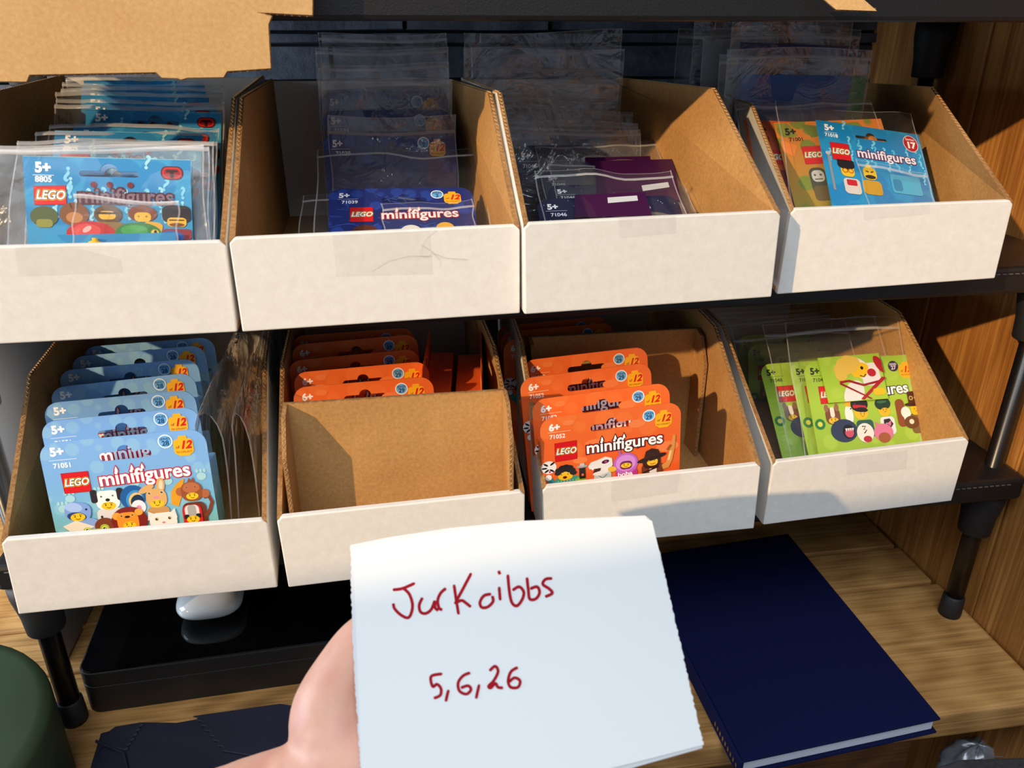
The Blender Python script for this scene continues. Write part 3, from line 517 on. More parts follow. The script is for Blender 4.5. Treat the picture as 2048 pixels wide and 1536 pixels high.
# ------------------------------------------------------------------ room and furniture
def setting():
    b = MB(); b.box((-1.6, -2.6, -1.26), (1.2, .86, -1.24)); tag(b.build('floor', 'floor_dark'), kind='structure')
    b = MB(); b.box((-1.6, .80, -1.24), (1.2, .86, .35)); wb = tag(b.build('wall_back', 'mortar'), kind='structure')
    z = -.20; r = random.Random(2); rows = [.030, .014, .034, .026, .030, .013, .030, .011, .024, .018, .03, .03, .03]
    for h in rows:
        x = -.62 + r.uniform(0, .1)
        while x < .62:
            w = r.uniform(.09, .21); d = r.uniform(.004, .011); g = .0012; P = []
            mb = MB(); e = lambda: r.uniform(-.0015, .0015)
            mb.add([(x + g, .80, z + g), (x + w - g, .80, z + g), (x + w - g, .80, z + h - g), (x + g, .80, z + h - g),
                    (x + g + .001, .80 - d + e(), z + g + abs(e())), (x + w / 2, .80 - d + e(), z + g), (x + w - g - .001, .80 - d + e(), z + g + abs(e())), (x + w - g - .001, .80 - d + e(), z + h - g - abs(e())), (x + w / 2, .80 - d + e(), z + h - g), (x + g + .001, .80 - d + e(), z + h - g - abs(e()))],
                   [(4, 5, 8, 9), (5, 6, 7, 8), (0, 1, 6, 5, 4), (1, 2, 7, 6), (2, 3, 9, 8, 7), (3, 0, 4, 9)])
            mb.build('brick', 'slate', wb); x += w
        z += h
    # right side of the alcove: vertical boards
    wx = lambda y: .5015 - (y - .435) * .0425
    wr = bpy.data.objects.new('wall_right', None); COL.objects.link(wr); tag(wr, kind='structure')
    for y0, y1, px in ((.365, .4965, 0), (.498, .640, .0012), (.6412, .80, .0)):
        for z0, z1 in ((-1.24, .35),):
            mb = MB(); mb.prism([(wx(y0) + px, y0, z0), (wx(y1) + px, y1, z0), (wx(y1) + px, y1, z1), (wx(y0) + px, y0, z1)], (.03, 0, 0))
            bevel(mb.build('board', 'wood_side', wr), .0015)
    # unseen low wall added behind the camera to keep sun off the foreground
    d = V((1, .094, 0)).normalized(); n = V((d.y, -d.x, 0)); p0 = V((-1.57, -.69, 0)); a, b_ = p0 - d * .5, p0 + d * 1.15
    mb = MB(); mb.prism([V((a.x, a.y, -1.24)), V((b_.x, b_.y, -1.24)), V((b_.x, b_.y, .394)), V((a.x, a.y, .394))], n * .12); tag(mb.build('sun_blocker_wall', 'plaster'), kind='structure')
    # table: planks along x
    t = thing('wooden_table', 'rustic wooden plank desk top under the black shelf rack', 'table', V((0, .6, -.52)))
    def plank(y0, y1, dz=0.0, bw=.0015, z0=-.518):
        mb = MB(); mb.box((-.75, y0, z0), (wx((y0 + y1) / 2) - .001, y1, -.49 + dz)); bevel(mb.build('plank', 'wood_table', t, (0, .6, -.52)), bw, 3)
    plank(.397, .5440, 0, .005); plank(.5464, .6008, -.0008, .0025); plank(.6030, .70, 0, .0025); plank(.7018, .798, -.0004, .002)
    mb = MB(); mb.box((-.75, .425, -.64), (.408, .445, -.519)); bevel(mb.build('apron', 'wood_dark', t, (0, .6, -.52)), .002)
setting()

def rack():
    base = V((.11, .6, -.49))
    t = thing('shelf_rack', 'black stackable shelf rack holding two rows of white bins', 'shelf', base)
    for zt in (.018, -.1575, -.3343):
        mb = MB(); mb.box((-.278, .478, zt - .020), (.492, .70, zt)); bevel(mb.build('shelf_board', 'rack', t, base), .003)
        mb = MB(); 
        for i in range(150):
            x = -.27 + i * .005; mb.box((x, .4772, zt - .0048), (x + .003, .4785, zt - .0042))
        tag(mb.build('stitching', 'seam', t, base), kind='stuff')
    for x, y in ((-.262, .492), (.4795, .5015), (-.262, .685), (.4745, .685)):
        mb = MB(); mb.lathe((x, y, -.4895), [(.0076, .012), (.0076, .150), (.0064, .151), (.0064, .507)], 20); mb.build('pole', 'rack_tube', t, base, True)
        for zt in (-.0022, -.1777, -.3545):
            mb = MB(); mb.lathe((x, y, zt), [(.0168, 0), (.0165, -.012), (.0135, -.030), (.0128, -.044), (.0122, -.045)], 24); mb.build('collar', 'rack_plastic', t, base, True)
        mb = MB(); mb.lathe((x, y, -.4899), [(.0092, 0), (.0095, .003), (.0090, .020), (.0074, .0215)], 24); mb.build('rubber_foot', 'rack_plastic', t, base, True)
rack()

def shade_boxes():  # out-of-view box and crate, added to shade the back of the alcove
    for nm, lab, x0, x1, y0, y1, z1, m in (('shade_box', 'unseen brown shipping box added on the top shelf at the left for shade', -.27, .17, .49, .70, .21, 'kraft_pale'), ('shade_crate', 'unseen black crate added on the top shelf at the right for shade', .175, .485, .49, .79, .20, 'rack_plastic')):
        b = V(((x0 + x1) / 2, (y0 + y1) / 2, .0185)); t = thing(nm, lab, 'box', b)
        mb = MB(); mb.prism([(x0, y0, .0185), (x1, y0, .0185), (x1, y1, .0185), (x0, y1, .0185)], (0, 0, .003)); mb.build('bottom', m, t, b)
        for k, (p, q, o) in enumerate((((x0, y0), (x1, y0), (0, .003, 0)), ((x1, y0), (x1, y1), (-.003, 0, 0)), ((x1, y1), (x0, y1), (0, -.003, 0)), ((x0, y1), (x0, y0), (.003, 0, 0)))):
            mb = MB(); mb.prism([(p[0], p[1], .0187), (q[0], q[1], .0187), (q[0], q[1], z1), (p[0], p[1], z1)], o); mb.build('side_wall', m, t, b)
        mb = MB(); mb.prism([(x0, y0, z1 + .0003), (x1, y0, z1 + .0003), (x1, y1, z1 + .0003), (x0, y1, z1 + .0003)], (0, 0, .003)); mb.build('lid', m, t, b)
shade_boxes()
BINS = [
  [[-0.2365, 0.4232, -0.1561], [-0.0868, 0.4268, -0.1573], [-0.2359, 0.4225, -0.1039], [-0.0856, 0.4254, -0.1062], [-0.2376, 0.5288, -0.0435], [-0.0878, 0.5322, -0.045], [-0.2412, 0.6924, -0.0411], [-0.0913, 0.6957, -0.0427], [-0.2424, 0.6939, -0.1562], [-0.0925, 0.6972, -0.1569]],
  [[-0.0832, 0.4228, -0.156], [0.0703, 0.4253, -0.1541], [-0.0832, 0.4226, -0.1042], [0.0699, 0.4249, -0.1029], [-0.086, 0.5302, -0.0448], [0.0693, 0.5322, -0.0434], [-0.0872, 0.6935, -0.0451], [0.0576, 0.6957, -0.0467], [-0.0864, 0.6934, -0.1562], [0.0653, 0.6958, -0.1562]],
  [[0.0721, 0.4187, -0.1525], [0.2257, 0.4307, -0.1536], [0.0712, 0.4193, -0.1008], [0.2245, 0.4315, -0.1015], [0.0715, 0.5267, -0.043], [0.2212, 0.5385, -0.0432], [0.0641, 0.6898, -0.0448], [0.201, 0.702, -0.0467], [0.067, 0.6885, -0.1559], [0.2039, 0.7006, -0.1568]],
  [[0.2408, 0.4522, -0.1597], [0.3897, 0.4487, -0.1547], [0.2425, 0.4540, -0.1058], [0.3899, 0.4501, -0.1038], [0.2591, 0.5673, -0.0558], [0.3968, 0.561, -0.0457], [0.2978, 0.7455, -0.0632], [0.4404, 0.7184, -0.054], [0.3049, 0.7402, -0.157], [0.4416, 0.7144, -0.157]],
  [[-0.2361, 0.4182, -0.3278], [-0.086, 0.4279, -0.3334], [-0.2329, 0.4179, -0.2739], [-0.0864, 0.4274, -0.2811], [-0.2433, 0.5234, -0.2156], [-0.0913, 0.5337, -0.2192], [-0.2519, 0.6864, -0.2121], [-0.1026, 0.6969, -0.2162], [-0.2551, 0.6882, -0.3333], [-0.1059, 0.6987, -0.3333]],
  [[-0.0782, 0.4222, -0.3298], [0.0746, 0.4257, -0.3275], [-0.0795, 0.4227, -0.2772], [0.0745, 0.426, -0.2748], [-0.082, 0.5299, -0.2189], [0.0707, 0.5332, -0.2168], [-0.0856, 0.6935, -0.2195], [0.0672, 0.6968, -0.2174], [-0.0841, 0.6931, -0.3333], [0.0687, 0.6964, -0.3333]],
  [[0.0901, 0.4401, -0.3318], [0.2405, 0.4357, -0.3272], [0.0883, 0.4384, -0.2808], [0.2383, 0.4351, -0.2741], [0.0898, 0.5447, -0.2184], [0.2423, 0.54, -0.2138], [0.0946, 0.7082, -0.2147], [0.2462, 0.7036, -0.2101], [0.098, 0.7107, -0.3333], [0.2487, 0.7062, -0.3333]],
  [[0.2531, 0.446, -0.3326], [0.4024, 0.4481, -0.3279], [0.2524, 0.4448, -0.2797], [0.4025, 0.4471, -0.2742], [0.25, 0.5506, -0.2175], [0.4025, 0.5513, -0.2147], [0.2486, 0.7141, -0.213], [0.4001, 0.7151, -0.21], [0.251, 0.7171, -0.3333], [0.4015, 0.7184, -0.3333]]]
BL_LAB = ['white cardboard bin of light blue foil packets, leftmost on the upper shelf', 'white cardboard bin of dark blue cards on the upper shelf, hairs stuck to its front',
          'white bin of black and purple cards, upper shelf, shiny tape on its rim', 'white bin of blue and orange foil packets, right end of upper shelf',
          'white cardboard bin of light blue cartons, leftmost on the lower shelf', 'white cardboard bin on the lower shelf with a blank brown divider at its front',
          'white cardboard bin on the lower shelf with orange cartons in front of a brown divider', 'white cardboard bin of bagged lime green cards, right end of the lower shelf']
TH = .003
def flutes(mb, pts, inward, side, step=.0036, amp=.0008):
    """wavy core of the corrugated board seen along a cut edge"""
    inward = V(inward).normalized(); side = V(side).normalized(); pts = [V(p) for p in pts]
    P = []; k = 0
    for a, b in zip(pts[:-1], pts[1:]):
        n = max(1, int((b - a).length / (step / 4)))
        for i in range(n):
            P.append(a + (b - a) * (i / n) + side * (TH / 2 + amp * math.sin(k * PI / 2 + .2))); k += 1
    P.append(pts[-1] + side * TH / 2)
    vs = []; 
    for p in P: vs += [p - inward * .0005, p + inward * .0015]
    mb.add(vs, [(2 * i, 2 * i + 1, 2 * i + 3, 2 * i + 2) for i in range(len(P) - 1)], 0)
def make_bin(i, row):
    FLb, FRb, FLt, FRt, DL, DR, BL, BR, bL, bR = [V(p) for p in row]
    base = (FLb + FRb + bL + bR) / 4
    t = thing('storage_bin', BL_LAB[i], 'storage bin', base, 'white cardboard bins')
    R = (FRb - FLb).normalized(); bk = (bL - FLb).normalized(); up = V((0, 0, 1))
    ch = .0028
    # front: white outside, folded white top
    mb = MB(); P = [FLb, FRb, FRt - up * ch, FRt - R * ch, FLt + R * ch, FLt - up * ch]
    nf = R.cross(up); nf = -nf if nf.y < 0 else nf
    mb.prism(P, nf * (TH * 1.5), 0, 1, 0); bevel(mb.build('front_panel', ['white', 'kraft'], t, base), .0008)
    for nm, f0, ft, d, bt, bb, sg in (('side_panel', FLb, FLt, DL, BL, bL, 1), ('side_panel', FRb, FRt, DR, BR, bR, -1)):
        mb = MB(); P = [f0, ft - up * .001, d, bt, bb]; P = [p + nf * .001 for p in P[:2]] + P[2:]
        if sg == -1: P = P[::-1]
        mb.prism(P, R * sg * TH, 0, 1, 2); sp = mb.build(nm, ['white', 'kraft', 'kraft_rim'], t, base)
        fl = MB(); q = [ft + nf * .004, d + up * .0002, bt + up * .0002]; inn = (bb - bt)
        flutes(fl, q, -up, R * sg); fl.build('fluted_edge', ['kraft_pale'], sp, base)
    mb = MB(); mb.prism([bL, bR, BR - up * .001, BL - up * .001], -bk * TH, 0, 0, 1); mb.build('back_panel', ['white', 'kraft'], t, base)
    mb = MB(); mb.prism([FLb + V((0, .002, .0002)), FRb + V((0, .002, .0002)), bR, bL], up * TH, 0, 1, 1); mb.build('floor_panel', ['white', 'kraft'], t, base)
    # glued corner flap inside the right wall
    a = bR + (FRb - bR) * .30; mb = MB(); mb.prism([bR + up * TH, a + up * TH, a + up * .098 - R * .0, BR - up * .004], -R * (TH + .0022), 1, 1, 1)
    mb.build('corner_flap', ['white', 'kraft'], t, base)
    return t
BT = [make_bin(i, r) for i, r in enumerate(BINS)]
def tape(i, quad, wrap=None):
    t = BT[i]; base = t.location.copy(); r = BINS[i]; FLb, FRb, FLt = [V(r[k]) for k in (0, 1, 2)]
    n = (FRb - FLb).cross(FLt - FLb).normalized(); 
    if n.y > 0: n = -n
    P = []
    for u, v in quad:
        d = ray(u, v); s = (FLb + n * .0004).dot(n) / d.dot(n); P.append(d * s)
    mb = MB(); mb.add(P, [(0, 1, 2, 3)]); mb.build('tape', 'tape', t, base)
tape(0, [(28, 492), (238, 488), (246, 545), (36, 553)]); tape(1, [(664, 470), (860, 460), (866, 548), (672, 553)])
tape(2, [(1236, 434), (1352, 430), (1352, 466), (1238, 476)]); tape(3, [(1726, 414), (1860, 408), (1860, 428), (1728, 440)])
tape(6, [(1222, 962), (1360, 945), (1354, 985), (1222, 1004)]); tape(7, [(1692, 914), (1816, 900), (1812, 938), (1694, 950)])

# ------------------------------------------------------------------ cards, packets and bags
def put_card(kind, Mx, label, cat='card', group=None, body=0.0, name='carton_card', H=None):
    H = H or cardH(Mx); sh, pr, Wd, _ = kmesh(kind, H * 100)
    t = thing(name, label, cat, Mx, group)
    sh = link('card_sheet', sh, t); link('printed_front', pr, sh)
    if body:
        key = (kind, 'body', round(H, 3))
        if key not in _meshes:
            mb = MB(); mb.box((-Wd / 2 + .0006, .0004, -H), (Wd / 2 - .0006, body, -.0215)); o = mb.build('carton_body', KIND[kind][1]); bevel(o, .0006, 1); bake(o); _meshes[key] = o.data; bpy.data.objects.remove(o)
        link('carton_body', _meshes[key], t)
    return t
_bagseed = [0]
def bag_geo(quad, zfrac, bulge, name, Mx, label, parent_thing=None, seams=True, curl=0.0, nm='zip_bag', cat='bag', wr=.0012, group=None, y0=0.0, haze='film'):
    """quad: local (x,z) TL,TR,BR,BL.  Front and back sheets, press seal, side seams"""
    _bagseed[0] += 1; r = random.Random(_bagseed[0])
    t = thing(nm, label, cat, Mx, group); TL, TR, BR, BL = [V((p[0], 0, p[1])) for p in quad]
    ph = [r.uniform(0, 6) for _ in range(6)]; A = 14; B = 16
    def pt(s, k, side):
        top = TL.lerp(TR, s); bot = BL.lerp(BR, s); p = top.lerp(bot, k)
        e = math.sin(PI * s) ** .6; bb = bulge * e * (math.sin(PI * min(1, max(0, (k - zfrac * .6)) / (1 - zfrac * .6))) ** .7)
        w = wr * (math.sin(9 * s + ph[0] + 5 * k) + .6 * math.sin(17 * s + ph[1] - 9 * k) + .8 * math.sin(4 * s + ph[2]) * (1 - k) * 2)
        return V((p.x + .0006 * math.sin(11 * k + ph[3]), y0 + side * bb + w * e * (1 if side < 0 else .5) - curl * (1 - k) ** 2 * -1, p.z + .0012 * math.sin(5 * s + ph[4]) * (1 - k)))
    for side in (-1, 1):
        vs = [pt(i / A, j / B, side) for j in range(B + 1) for i in range(A + 1)]
        fs = [(j * (A + 1) + i, j * (A + 1) + i + 1, (j + 1) * (A + 1) + i + 1, (j + 1) * (A + 1) + i) for j in range(B) for i in range(A)]
        mesh('film_sheet', vs, fs, haze, parent=t, smooth=True)
    if zfrac > 0:
        for dz, hw in ((0, .0011),):
            P = [pt(i / A, zfrac, -1) for i in range(A + 1)]; mb = MB(); vs = []
            for p in P: vs += [p + V((0, -.0006, hw)), p + V((0, -.0012, 0)), p + V((0, -.0006, -hw))]
            mb.add(vs, [f for i in range(A) for f in ((3 * i, 3 * i + 1, 3 * i + 4, 3 * i + 3), (3 * i + 1, 3 * i + 2, 3 * i + 5, 3 * i + 4))]); mb.build('press_seal', 'film_zip', t, smooth=True)
    if seams:
        mb = MB()
        for s, d in ((0, 1), (1, -1)):
            vs = []
            for j in range(B + 1): p = pt(s, j / B, 0); vs += [p + V((0, -.0004, 0)), p + V((d * .0009, -.0004, 0))]
            mb.add(vs, [(2 * j, 2 * j + 1, 2 * j + 3, 2 * j + 2) for j in range(B)])
        vs = []
        for i in range(A + 1): p = pt(i / A, 0, -1); vs += [p, p + V((0, -.0002, -.0007))]
        mb.add(vs, [(2 * j, 2 * j + 1, 2 * j + 3, 2 * j + 2) for j in range(A)]); mb.build('side_seam', 'film_seam', t, smooth=True)
    return t
def bagged(kind, TL, TR, zf, bTL, bTR, zip_px, clabel, blabel, cat='packet', name='foil_packet', haze='film', group=None, bgroup=None, **kw):
    kw.setdefault('yf', .4375 if zf > -.2 else (.4525 if bTL[0] > 1400 else .437))
    if zf > -.2 and bTL[0] > 1400: kw['yf'] = .462
    Mx = card_frame(TL, TR, kind, zf + .002, **kw)
    if kind: put_card(kind, Mx, clabel, cat, group, name=name)
    q = [inplane(Mx, *bTL, -.002), inplane(Mx, *bTR, -.002)]
    wl = q[0][0]; wr_ = q[1][0]; zb = -cardH(Mx) - .0005
    quad = [q[0], q[1], (wr_ + .001, zb), (wl - .001, zb)]
    zz = inplane(Mx, (bTL[0] + bTR[0]) / 2, zip_px, -.002)[1]; zt = (q[0][1] + q[1][1]) / 2; zfrac = (zt - zz) / (zt - zb)
    b = bag_geo(quad, zfrac, .004, 'zip_bag', Mx, blabel, group=bgroup, haze=haze)
    return Mx
UP_F, LO_F = -.1545, -.3308

# --- lower left bin: light blue cartons
ORD = ['front', 'second', 'third', 'fourth', 'fifth', 'sixth', 'seventh', 'eighth']
B5 = [((70, 888), (413, 856)), ((72, 845), (402, 812)), ((79, 808), (393, 778)), ((94, 777), (391, 744)), ((112, 742), (398, 716)), ((141, 714), (408, 690)), ((168, 694), (424, 674))]
for i, (a, b) in enumerate(B5):
    Mx = card_frame(a, b, 'blue', LO_F, ztop=-.2275 + .0004 * i, lean=math.radians(11))
    put_card('blue', Mx, ['light blue carton with animal hooded toy figures, whole front in view', 'light blue carton directly behind the frontmost blue one', 'third light blue carton from the front, only its top edge showing',
        'fourth light blue carton from the front, sun patch on its 5+ corner', 'fifth light blue carton from the front, partly in shadow', 'sixth light blue carton from the front, in dark blue shade',
        'rearmost light blue carton, just under the upper shelf edge'][i], 'carton', 'light blue cartons in the lower left bin', .0195, 'hang_tab_carton')
# --- orange cartons
B7 = [((1080, 838), (1361, 803)), ((1067, 800), (1334, 765)), ((1044, 757), (1296, 725)), ((1049, 721), (1289, 693))]
for i, (a, b) in enumerate(B7):
    Mx = card_frame(a, b, 'orange', LO_F, ztop=[-.2325, -.2275, -.2265, -.2265][i], lean=math.radians([1.3, 6.5, 9, 9][i]))
    put_card('orange', Mx, ['orange carton with costumed toy figures, its whole printed front in view', 'orange carton directly behind the one showing its whole front', 'third orange carton back, ahead of the brown divider',
        'fourth orange carton, nearest to the brown divider behind it'][i], 'carton', 'orange cartons ahead of the divider', .0195, 'hang_tab_carton')
B7b = [((1010, 680), (1238, 664)), ((1003, 664), (1224, 645)), ((1000, 652), (1205, 632))]
for i, (a, b) in enumerate(B7b):
    Mx = card_frame(a, b, 'orange', LO_F, y=.575 + .026 * i, lean=math.radians(4))
    Mx = card_frame(a, b, 'orange', LO_F, y=.575 + .026 * i, lean=math.radians(4))
    put_card('orange', Mx, ['shaded orange carton just behind the brown divider top', 'shaded orange carton second behind the divider', 'rearmost shaded orange carton, cut by the upper shelf edge'][i], 'carton', 'shaded orange cartons behind the divider', .0195, 'hang_tab_carton')
B6 = [((600, 812), (842, 790)), ((583, 776), (866, 752)), ((586, 746), (855, 722)), ((577, 722), (834, 697)), ((585, 690), (830, 668)), ((588, 672), (822, 655))]
for i, (a, b) in enumerate(B6):
    if i == 0: Mx = card_frame(a, b, 'orange', LO_F, y=.480, lean=math.radians(6))
    else: Mx = card_frame(a, b, 'orange', LO_F, y=.480 + .024 * i, lean=math.radians(5))
    put_card('orange', Mx, ['orange carton whose thin top edge shows right behind the blank divider', 'orange carton with bright 6+ behind the blank divider, nearest fully lit', 'second brightly lit orange carton behind the blank divider',
        'orange carton in half shade behind the blank divider', 'orange carton in brown shade, cut by a shadow', 'rearmost orange carton behind the blank divider, touching the shelf shadow'][i], 'carton', 'orange cartons behind the blank divider', .0195, 'hang_tab_carton')
# two orange cartons standing sideways at the right of that bin
def side_carton(x, y, zc, flip, label):
    r = V((0, -1 if flip else 1, 0)) ; r = V((.12, 1, 0)).normalized() * (-1 if flip else 1)
    Mx = frame(V((x, y, zc + .103)), r, V((.03 if flip else -.03, 0, 1)))
    t = put_card('orange', Mx, label, 'carton', 'orange cartons standing sideways', .0195, 'hang_tab_carton', .102)
side_carton(.0610, .546, LO_F + .0015, False, 'orange carton standing sideways at the right wall, hang hole at its upper edge')
side_carton(.0205, .556, LO_F + .0015, True, 'orange carton standing sideways, dark, left of the one at the wall')
# --- brown dividers
def divider(label, y, xl, xr, zt, zb, fl=.042, spl=.004):
    base = V(((xl + xr) / 2, y, zb)); t = thing('cardboard_divider', label, 'divider', base); up = V((0, 0, 1))
    mb = MB(); mb.prism([(xl, y, zb), (xr, y, zb), (xr, y, zt), (xl, y, zt)], (0, .0028, 0), 0, 0, 1); bevel(mb.build('back_plate', ['kraft', 'kraft_rim'], t, base), .0005, 1)
    for x, sg in ((xl, -1), (xr, 1)):
        mb = MB(); dx = sg * spl
        P = [(x, y - .0005, zb), (x + dx, y - fl, zb), (x + dx, y - fl, zt - .022), (x + dx * .4, y - fl * .45, zt - .002), (x, y - .0005, zt)]
        mb.prism(P, (sg * -.0026, 0, 0), 1, 0, 1); sf = mb.build('side_flap', ['kraft', 'kraft_rim'], t, base)
        fm = MB(); flutes(fm, [P[1], P[2], P[3], P[4]], (0, 1, 0), (-sg, 0, 0)); fm.build('fluted_edge', 'kraft_pale', sf, base)
divider('blank brown cardboard divider filling the front of its bin', .4585, -.0725, .0675, -.2178, -.3290, .030, .0)
divider('shaded brown cardboard divider between front and rear orange cartons', .562, .0995, .2370, -.2235, -.3290, .024, .0)

# --- two folded clear sleeves at the right of the light blue cartons
def sleeve(name, label, x0, w, y0, y1, zt, zt2, zb):
    t = thing(name, label, 'bag', V((x0, y0, zb)), 'folded clear sleeves')
    N = 26; K = 14; vs = []
    for j in range(K + 1):
        k = j / K; y = y0 + (y1 - y0) * k; ztop = zt + (zt2 - zt) * k
        for i in range(N + 1):
            s = i / N
            if s < .38: q = s / .38; x, z = -w * (.30 + .2 * q) - .012 * (1 - q), zb + (ztop - .02 - zb) * q
            elif s <= .62: a = PI * (1 - (s - .38) / .24); x, z = w / 2 * math.cos(a), ztop - .02 + .02 * math.sin(a)
            else: q = (s - .62) / .38; x, z = w * (.5 - .42 * q), ztop - .02 - (ztop - .02 - zb) * q * .85
            vs.append(V((x0 + x + .0012 * math.sin(6 * k + s * 9), y + .001 * math.sin(20 * s), z)))
    fs = [(j * (N + 1) + i, j * (N + 1) + i + 1, (j + 1) * (N + 1) + i + 1, (j + 1) * (N + 1) + i) for j in range(K) for i in range(N)]
    mesh('film_sheet', vs, fs, 'film_hazy', parent=t, base=V((x0, y0, zb)), smooth=True)
    mb = MB(); ring = vs[:N + 1]; v2 = []
    for p in ring: v2 += [p, p + V((.0007, .0010, -.0009))]
    mb.add(v2, [(2 * i, 2 * i + 1, 2 * i + 3, 2 * i + 2) for i in range(N)]); mb.build('sleeve_rim', 'film_zip', t, V((x0, y0, zb)))
sleeve('clear_sleeve', 'folded clear plastic sleeve with the wider open loop, beside the blue cartons', -.1175, .016, .452, .66, -.2165, -.207, -.329)
sleeve('clear_sleeve', 'folded clear plastic sleeve with the narrow loop, against the bin wall', -.0985, .010, .450, .66, -.2175, -.208, -.329)

# --- upper left bin: light blue foil packets in bags
g5 = 'light blue foil packets in the upper left bin'; gb = 'clear zip bags in the upper left bin'
bagged('foil5', (55, 312), (371, 320), UP_F, (-62, 296), (404, 292), 300, 'light blue foil packet with question marks and dark chrome title, frontmost in its bin',
       'clear zip bag around the frontmost light blue foil packet', y=.466, group=g5, bgroup=gb)
ups = [((66, 322), (376, 330), .478, (-50, 291), (416, 289)), ((70, 318), (380, 325), .488, (-30, 284), (428, 283)), ((80, 316), (384, 322), .498, (30, 280), (432, 277)),
       ((118, 262), (398, 268), .530, (70, 257), (426, 262)), ((160, 252), (420, 258), .550, (95, 246), (436, 250)),
       ((188, 219), (428, 226), .580, (106, 205), (446, 212)), ((175, 205), (432, 212), .600, (112, 196), (450, 200)), ((152, 190), (428, 196), .618, (110, 182), (446, 184)),
       ((150, 178), (424, 184), .634, (118, 172), (446, 174)), ((150, 169), (424, 172), .648, (122, 163), (444, 164)), ((150, 160), (424, 163), .662, (128, 155), (442, 156))]
for i, (a, b, y, c, d) in enumerate(ups):
    w = ['second', 'third', 'fourth', 'fifth', 'sixth', 'seventh', 'eighth', 'ninth', 'tenth', 'eleventh', 'rearmost'][i]
    lab = 'light blue foil packet in the upper left bin, %s from the front' % w if w != 'rearmost' else 'light blue foil packet in the upper left bin, rearmost of the row'
    lb = 'clear zip bag in the upper left bin, %s from the front' % w if w != 'rearmost' else 'clear zip bag in the upper left bin, rearmost of the row'
    bagged('foil5', a, b, UP_F, c, d, (c[1] + d[1]) / 2 + 6, lab, lb, y=y, group=g5, bgroup=gb)

# --- dark blue cards, upper second bin
def extras_on(Mx, quad_px, off, mat, name, label, cat='bag', group=None, th=0.0004):
    P = [inplane(Mx, u, v, off) for u, v in quad_px]
    t = thing(name, label, cat, Mx, group); mb = MB(); mb.prism([V((x, off, z)) for x, z in P], (0, th, 0)); mb.build('sheet', mat, t); return t, P
Mn = bagged('navy', (658, 379), (943, 375), UP_F, (635, 297), (956, 289), 309, 'dark blue card with white 5+ and white title, frontmost in the second bin', 'clear zip bag around the frontmost dark blue card, white press seal across its top', cat='card', name='printed_card')
def small_bag(Mx, px, zf, label, off=-.0075):
    q = [inplane(Mx, *p, off) for p in px]
    bag_geo(q, zf, .0012, 'zip_bag', Mx, label, y0=off, wr=.0005)
small_bag(Mn, [(762, 410), (945, 399), (952, 470), (768, 475)], .22, 'small folded zip bag lying in front of the dark blue card, slanting seal')
bagged('navy', (672, 392), (930, 388), UP_F, (604, 386), (900, 380), 396, 'dark blue card hidden behind the frontmost dark blue card', 'lower clear zip bag whose left corner sticks out beside the frontmost dark blue card', cat='card', name='printed_card', y=.565)
for i, (a, b, y, c, d, zp) in enumerate([((668, 266), (890, 264), .600, (654, 232), (912, 232), 266), ((660, 221), (886, 219), .622, (640, 160), (903, 158), 172), ((655, 184), (882, 182), .640, (632, 128), (896, 126), 137),
                                     ((657, 178), (880, 176), .655, (630, 98), (897, 96), 106), ((660, 172), (878, 170), .668, (636, 68), (894, 66), 80)]):
    w = ['nearest of the upright group', 'second of the upright group', 'third of the upright group', 'fourth of the upright group', 'rearmost'][i]
    bagged('navy2', a, b, UP_F, c, d, zp, 'shaded dark blue card in the second bin, ' + w, 'tall clear zip bag above the second bin, ' + w, cat='card', name='printed_card', y=y, lean=math.radians(6), group='shaded dark blue cards', bgroup='tall zip bags of the second bin', haze='film_hazy')

# --- black and purple cards, upper third bin
Ms = bagged('space', (1073, 399), (1350, 391), UP_F, (1069, 340), (1343, 337), 352, 'black space card with grey moon, frontmost in the third bin', 'clear zip bag around the frontmost black space card', cat='card', name='printed_card', dy=-.008)
def leaflet(Mx, px, off, col, name, label, stick=None):
    P = [inplane(Mx, u, v, off) for u, v in px]; t = thing(name, label, 'leaflet', Mx); mb = MB(); mb.prism([V((x, off, z)) for x, z in P], (0, .001, 0)); mb.build('folded_sheet', col, t)
    if stick:
        Q = [inplane(Mx, u, v, off - .0004) for u, v in stick]; mb = MB(); mb.prism([V((x, off - .0004, z)) for x, z in Q], (0, .0002, 0)); tag(mb.build('sticker', 'c_white', t), 'white sticker')
    return t
leaflet(Ms, [(1150, 390), (1290, 384), (1304, 430), (1150, 434)], -.0045, 'c_purple', 'folded_leaflet', 'purple folded leaflet with a white sticker in the third bin', [(1215, 395), (1274, 391), (1276, 401), (1216, 406)])
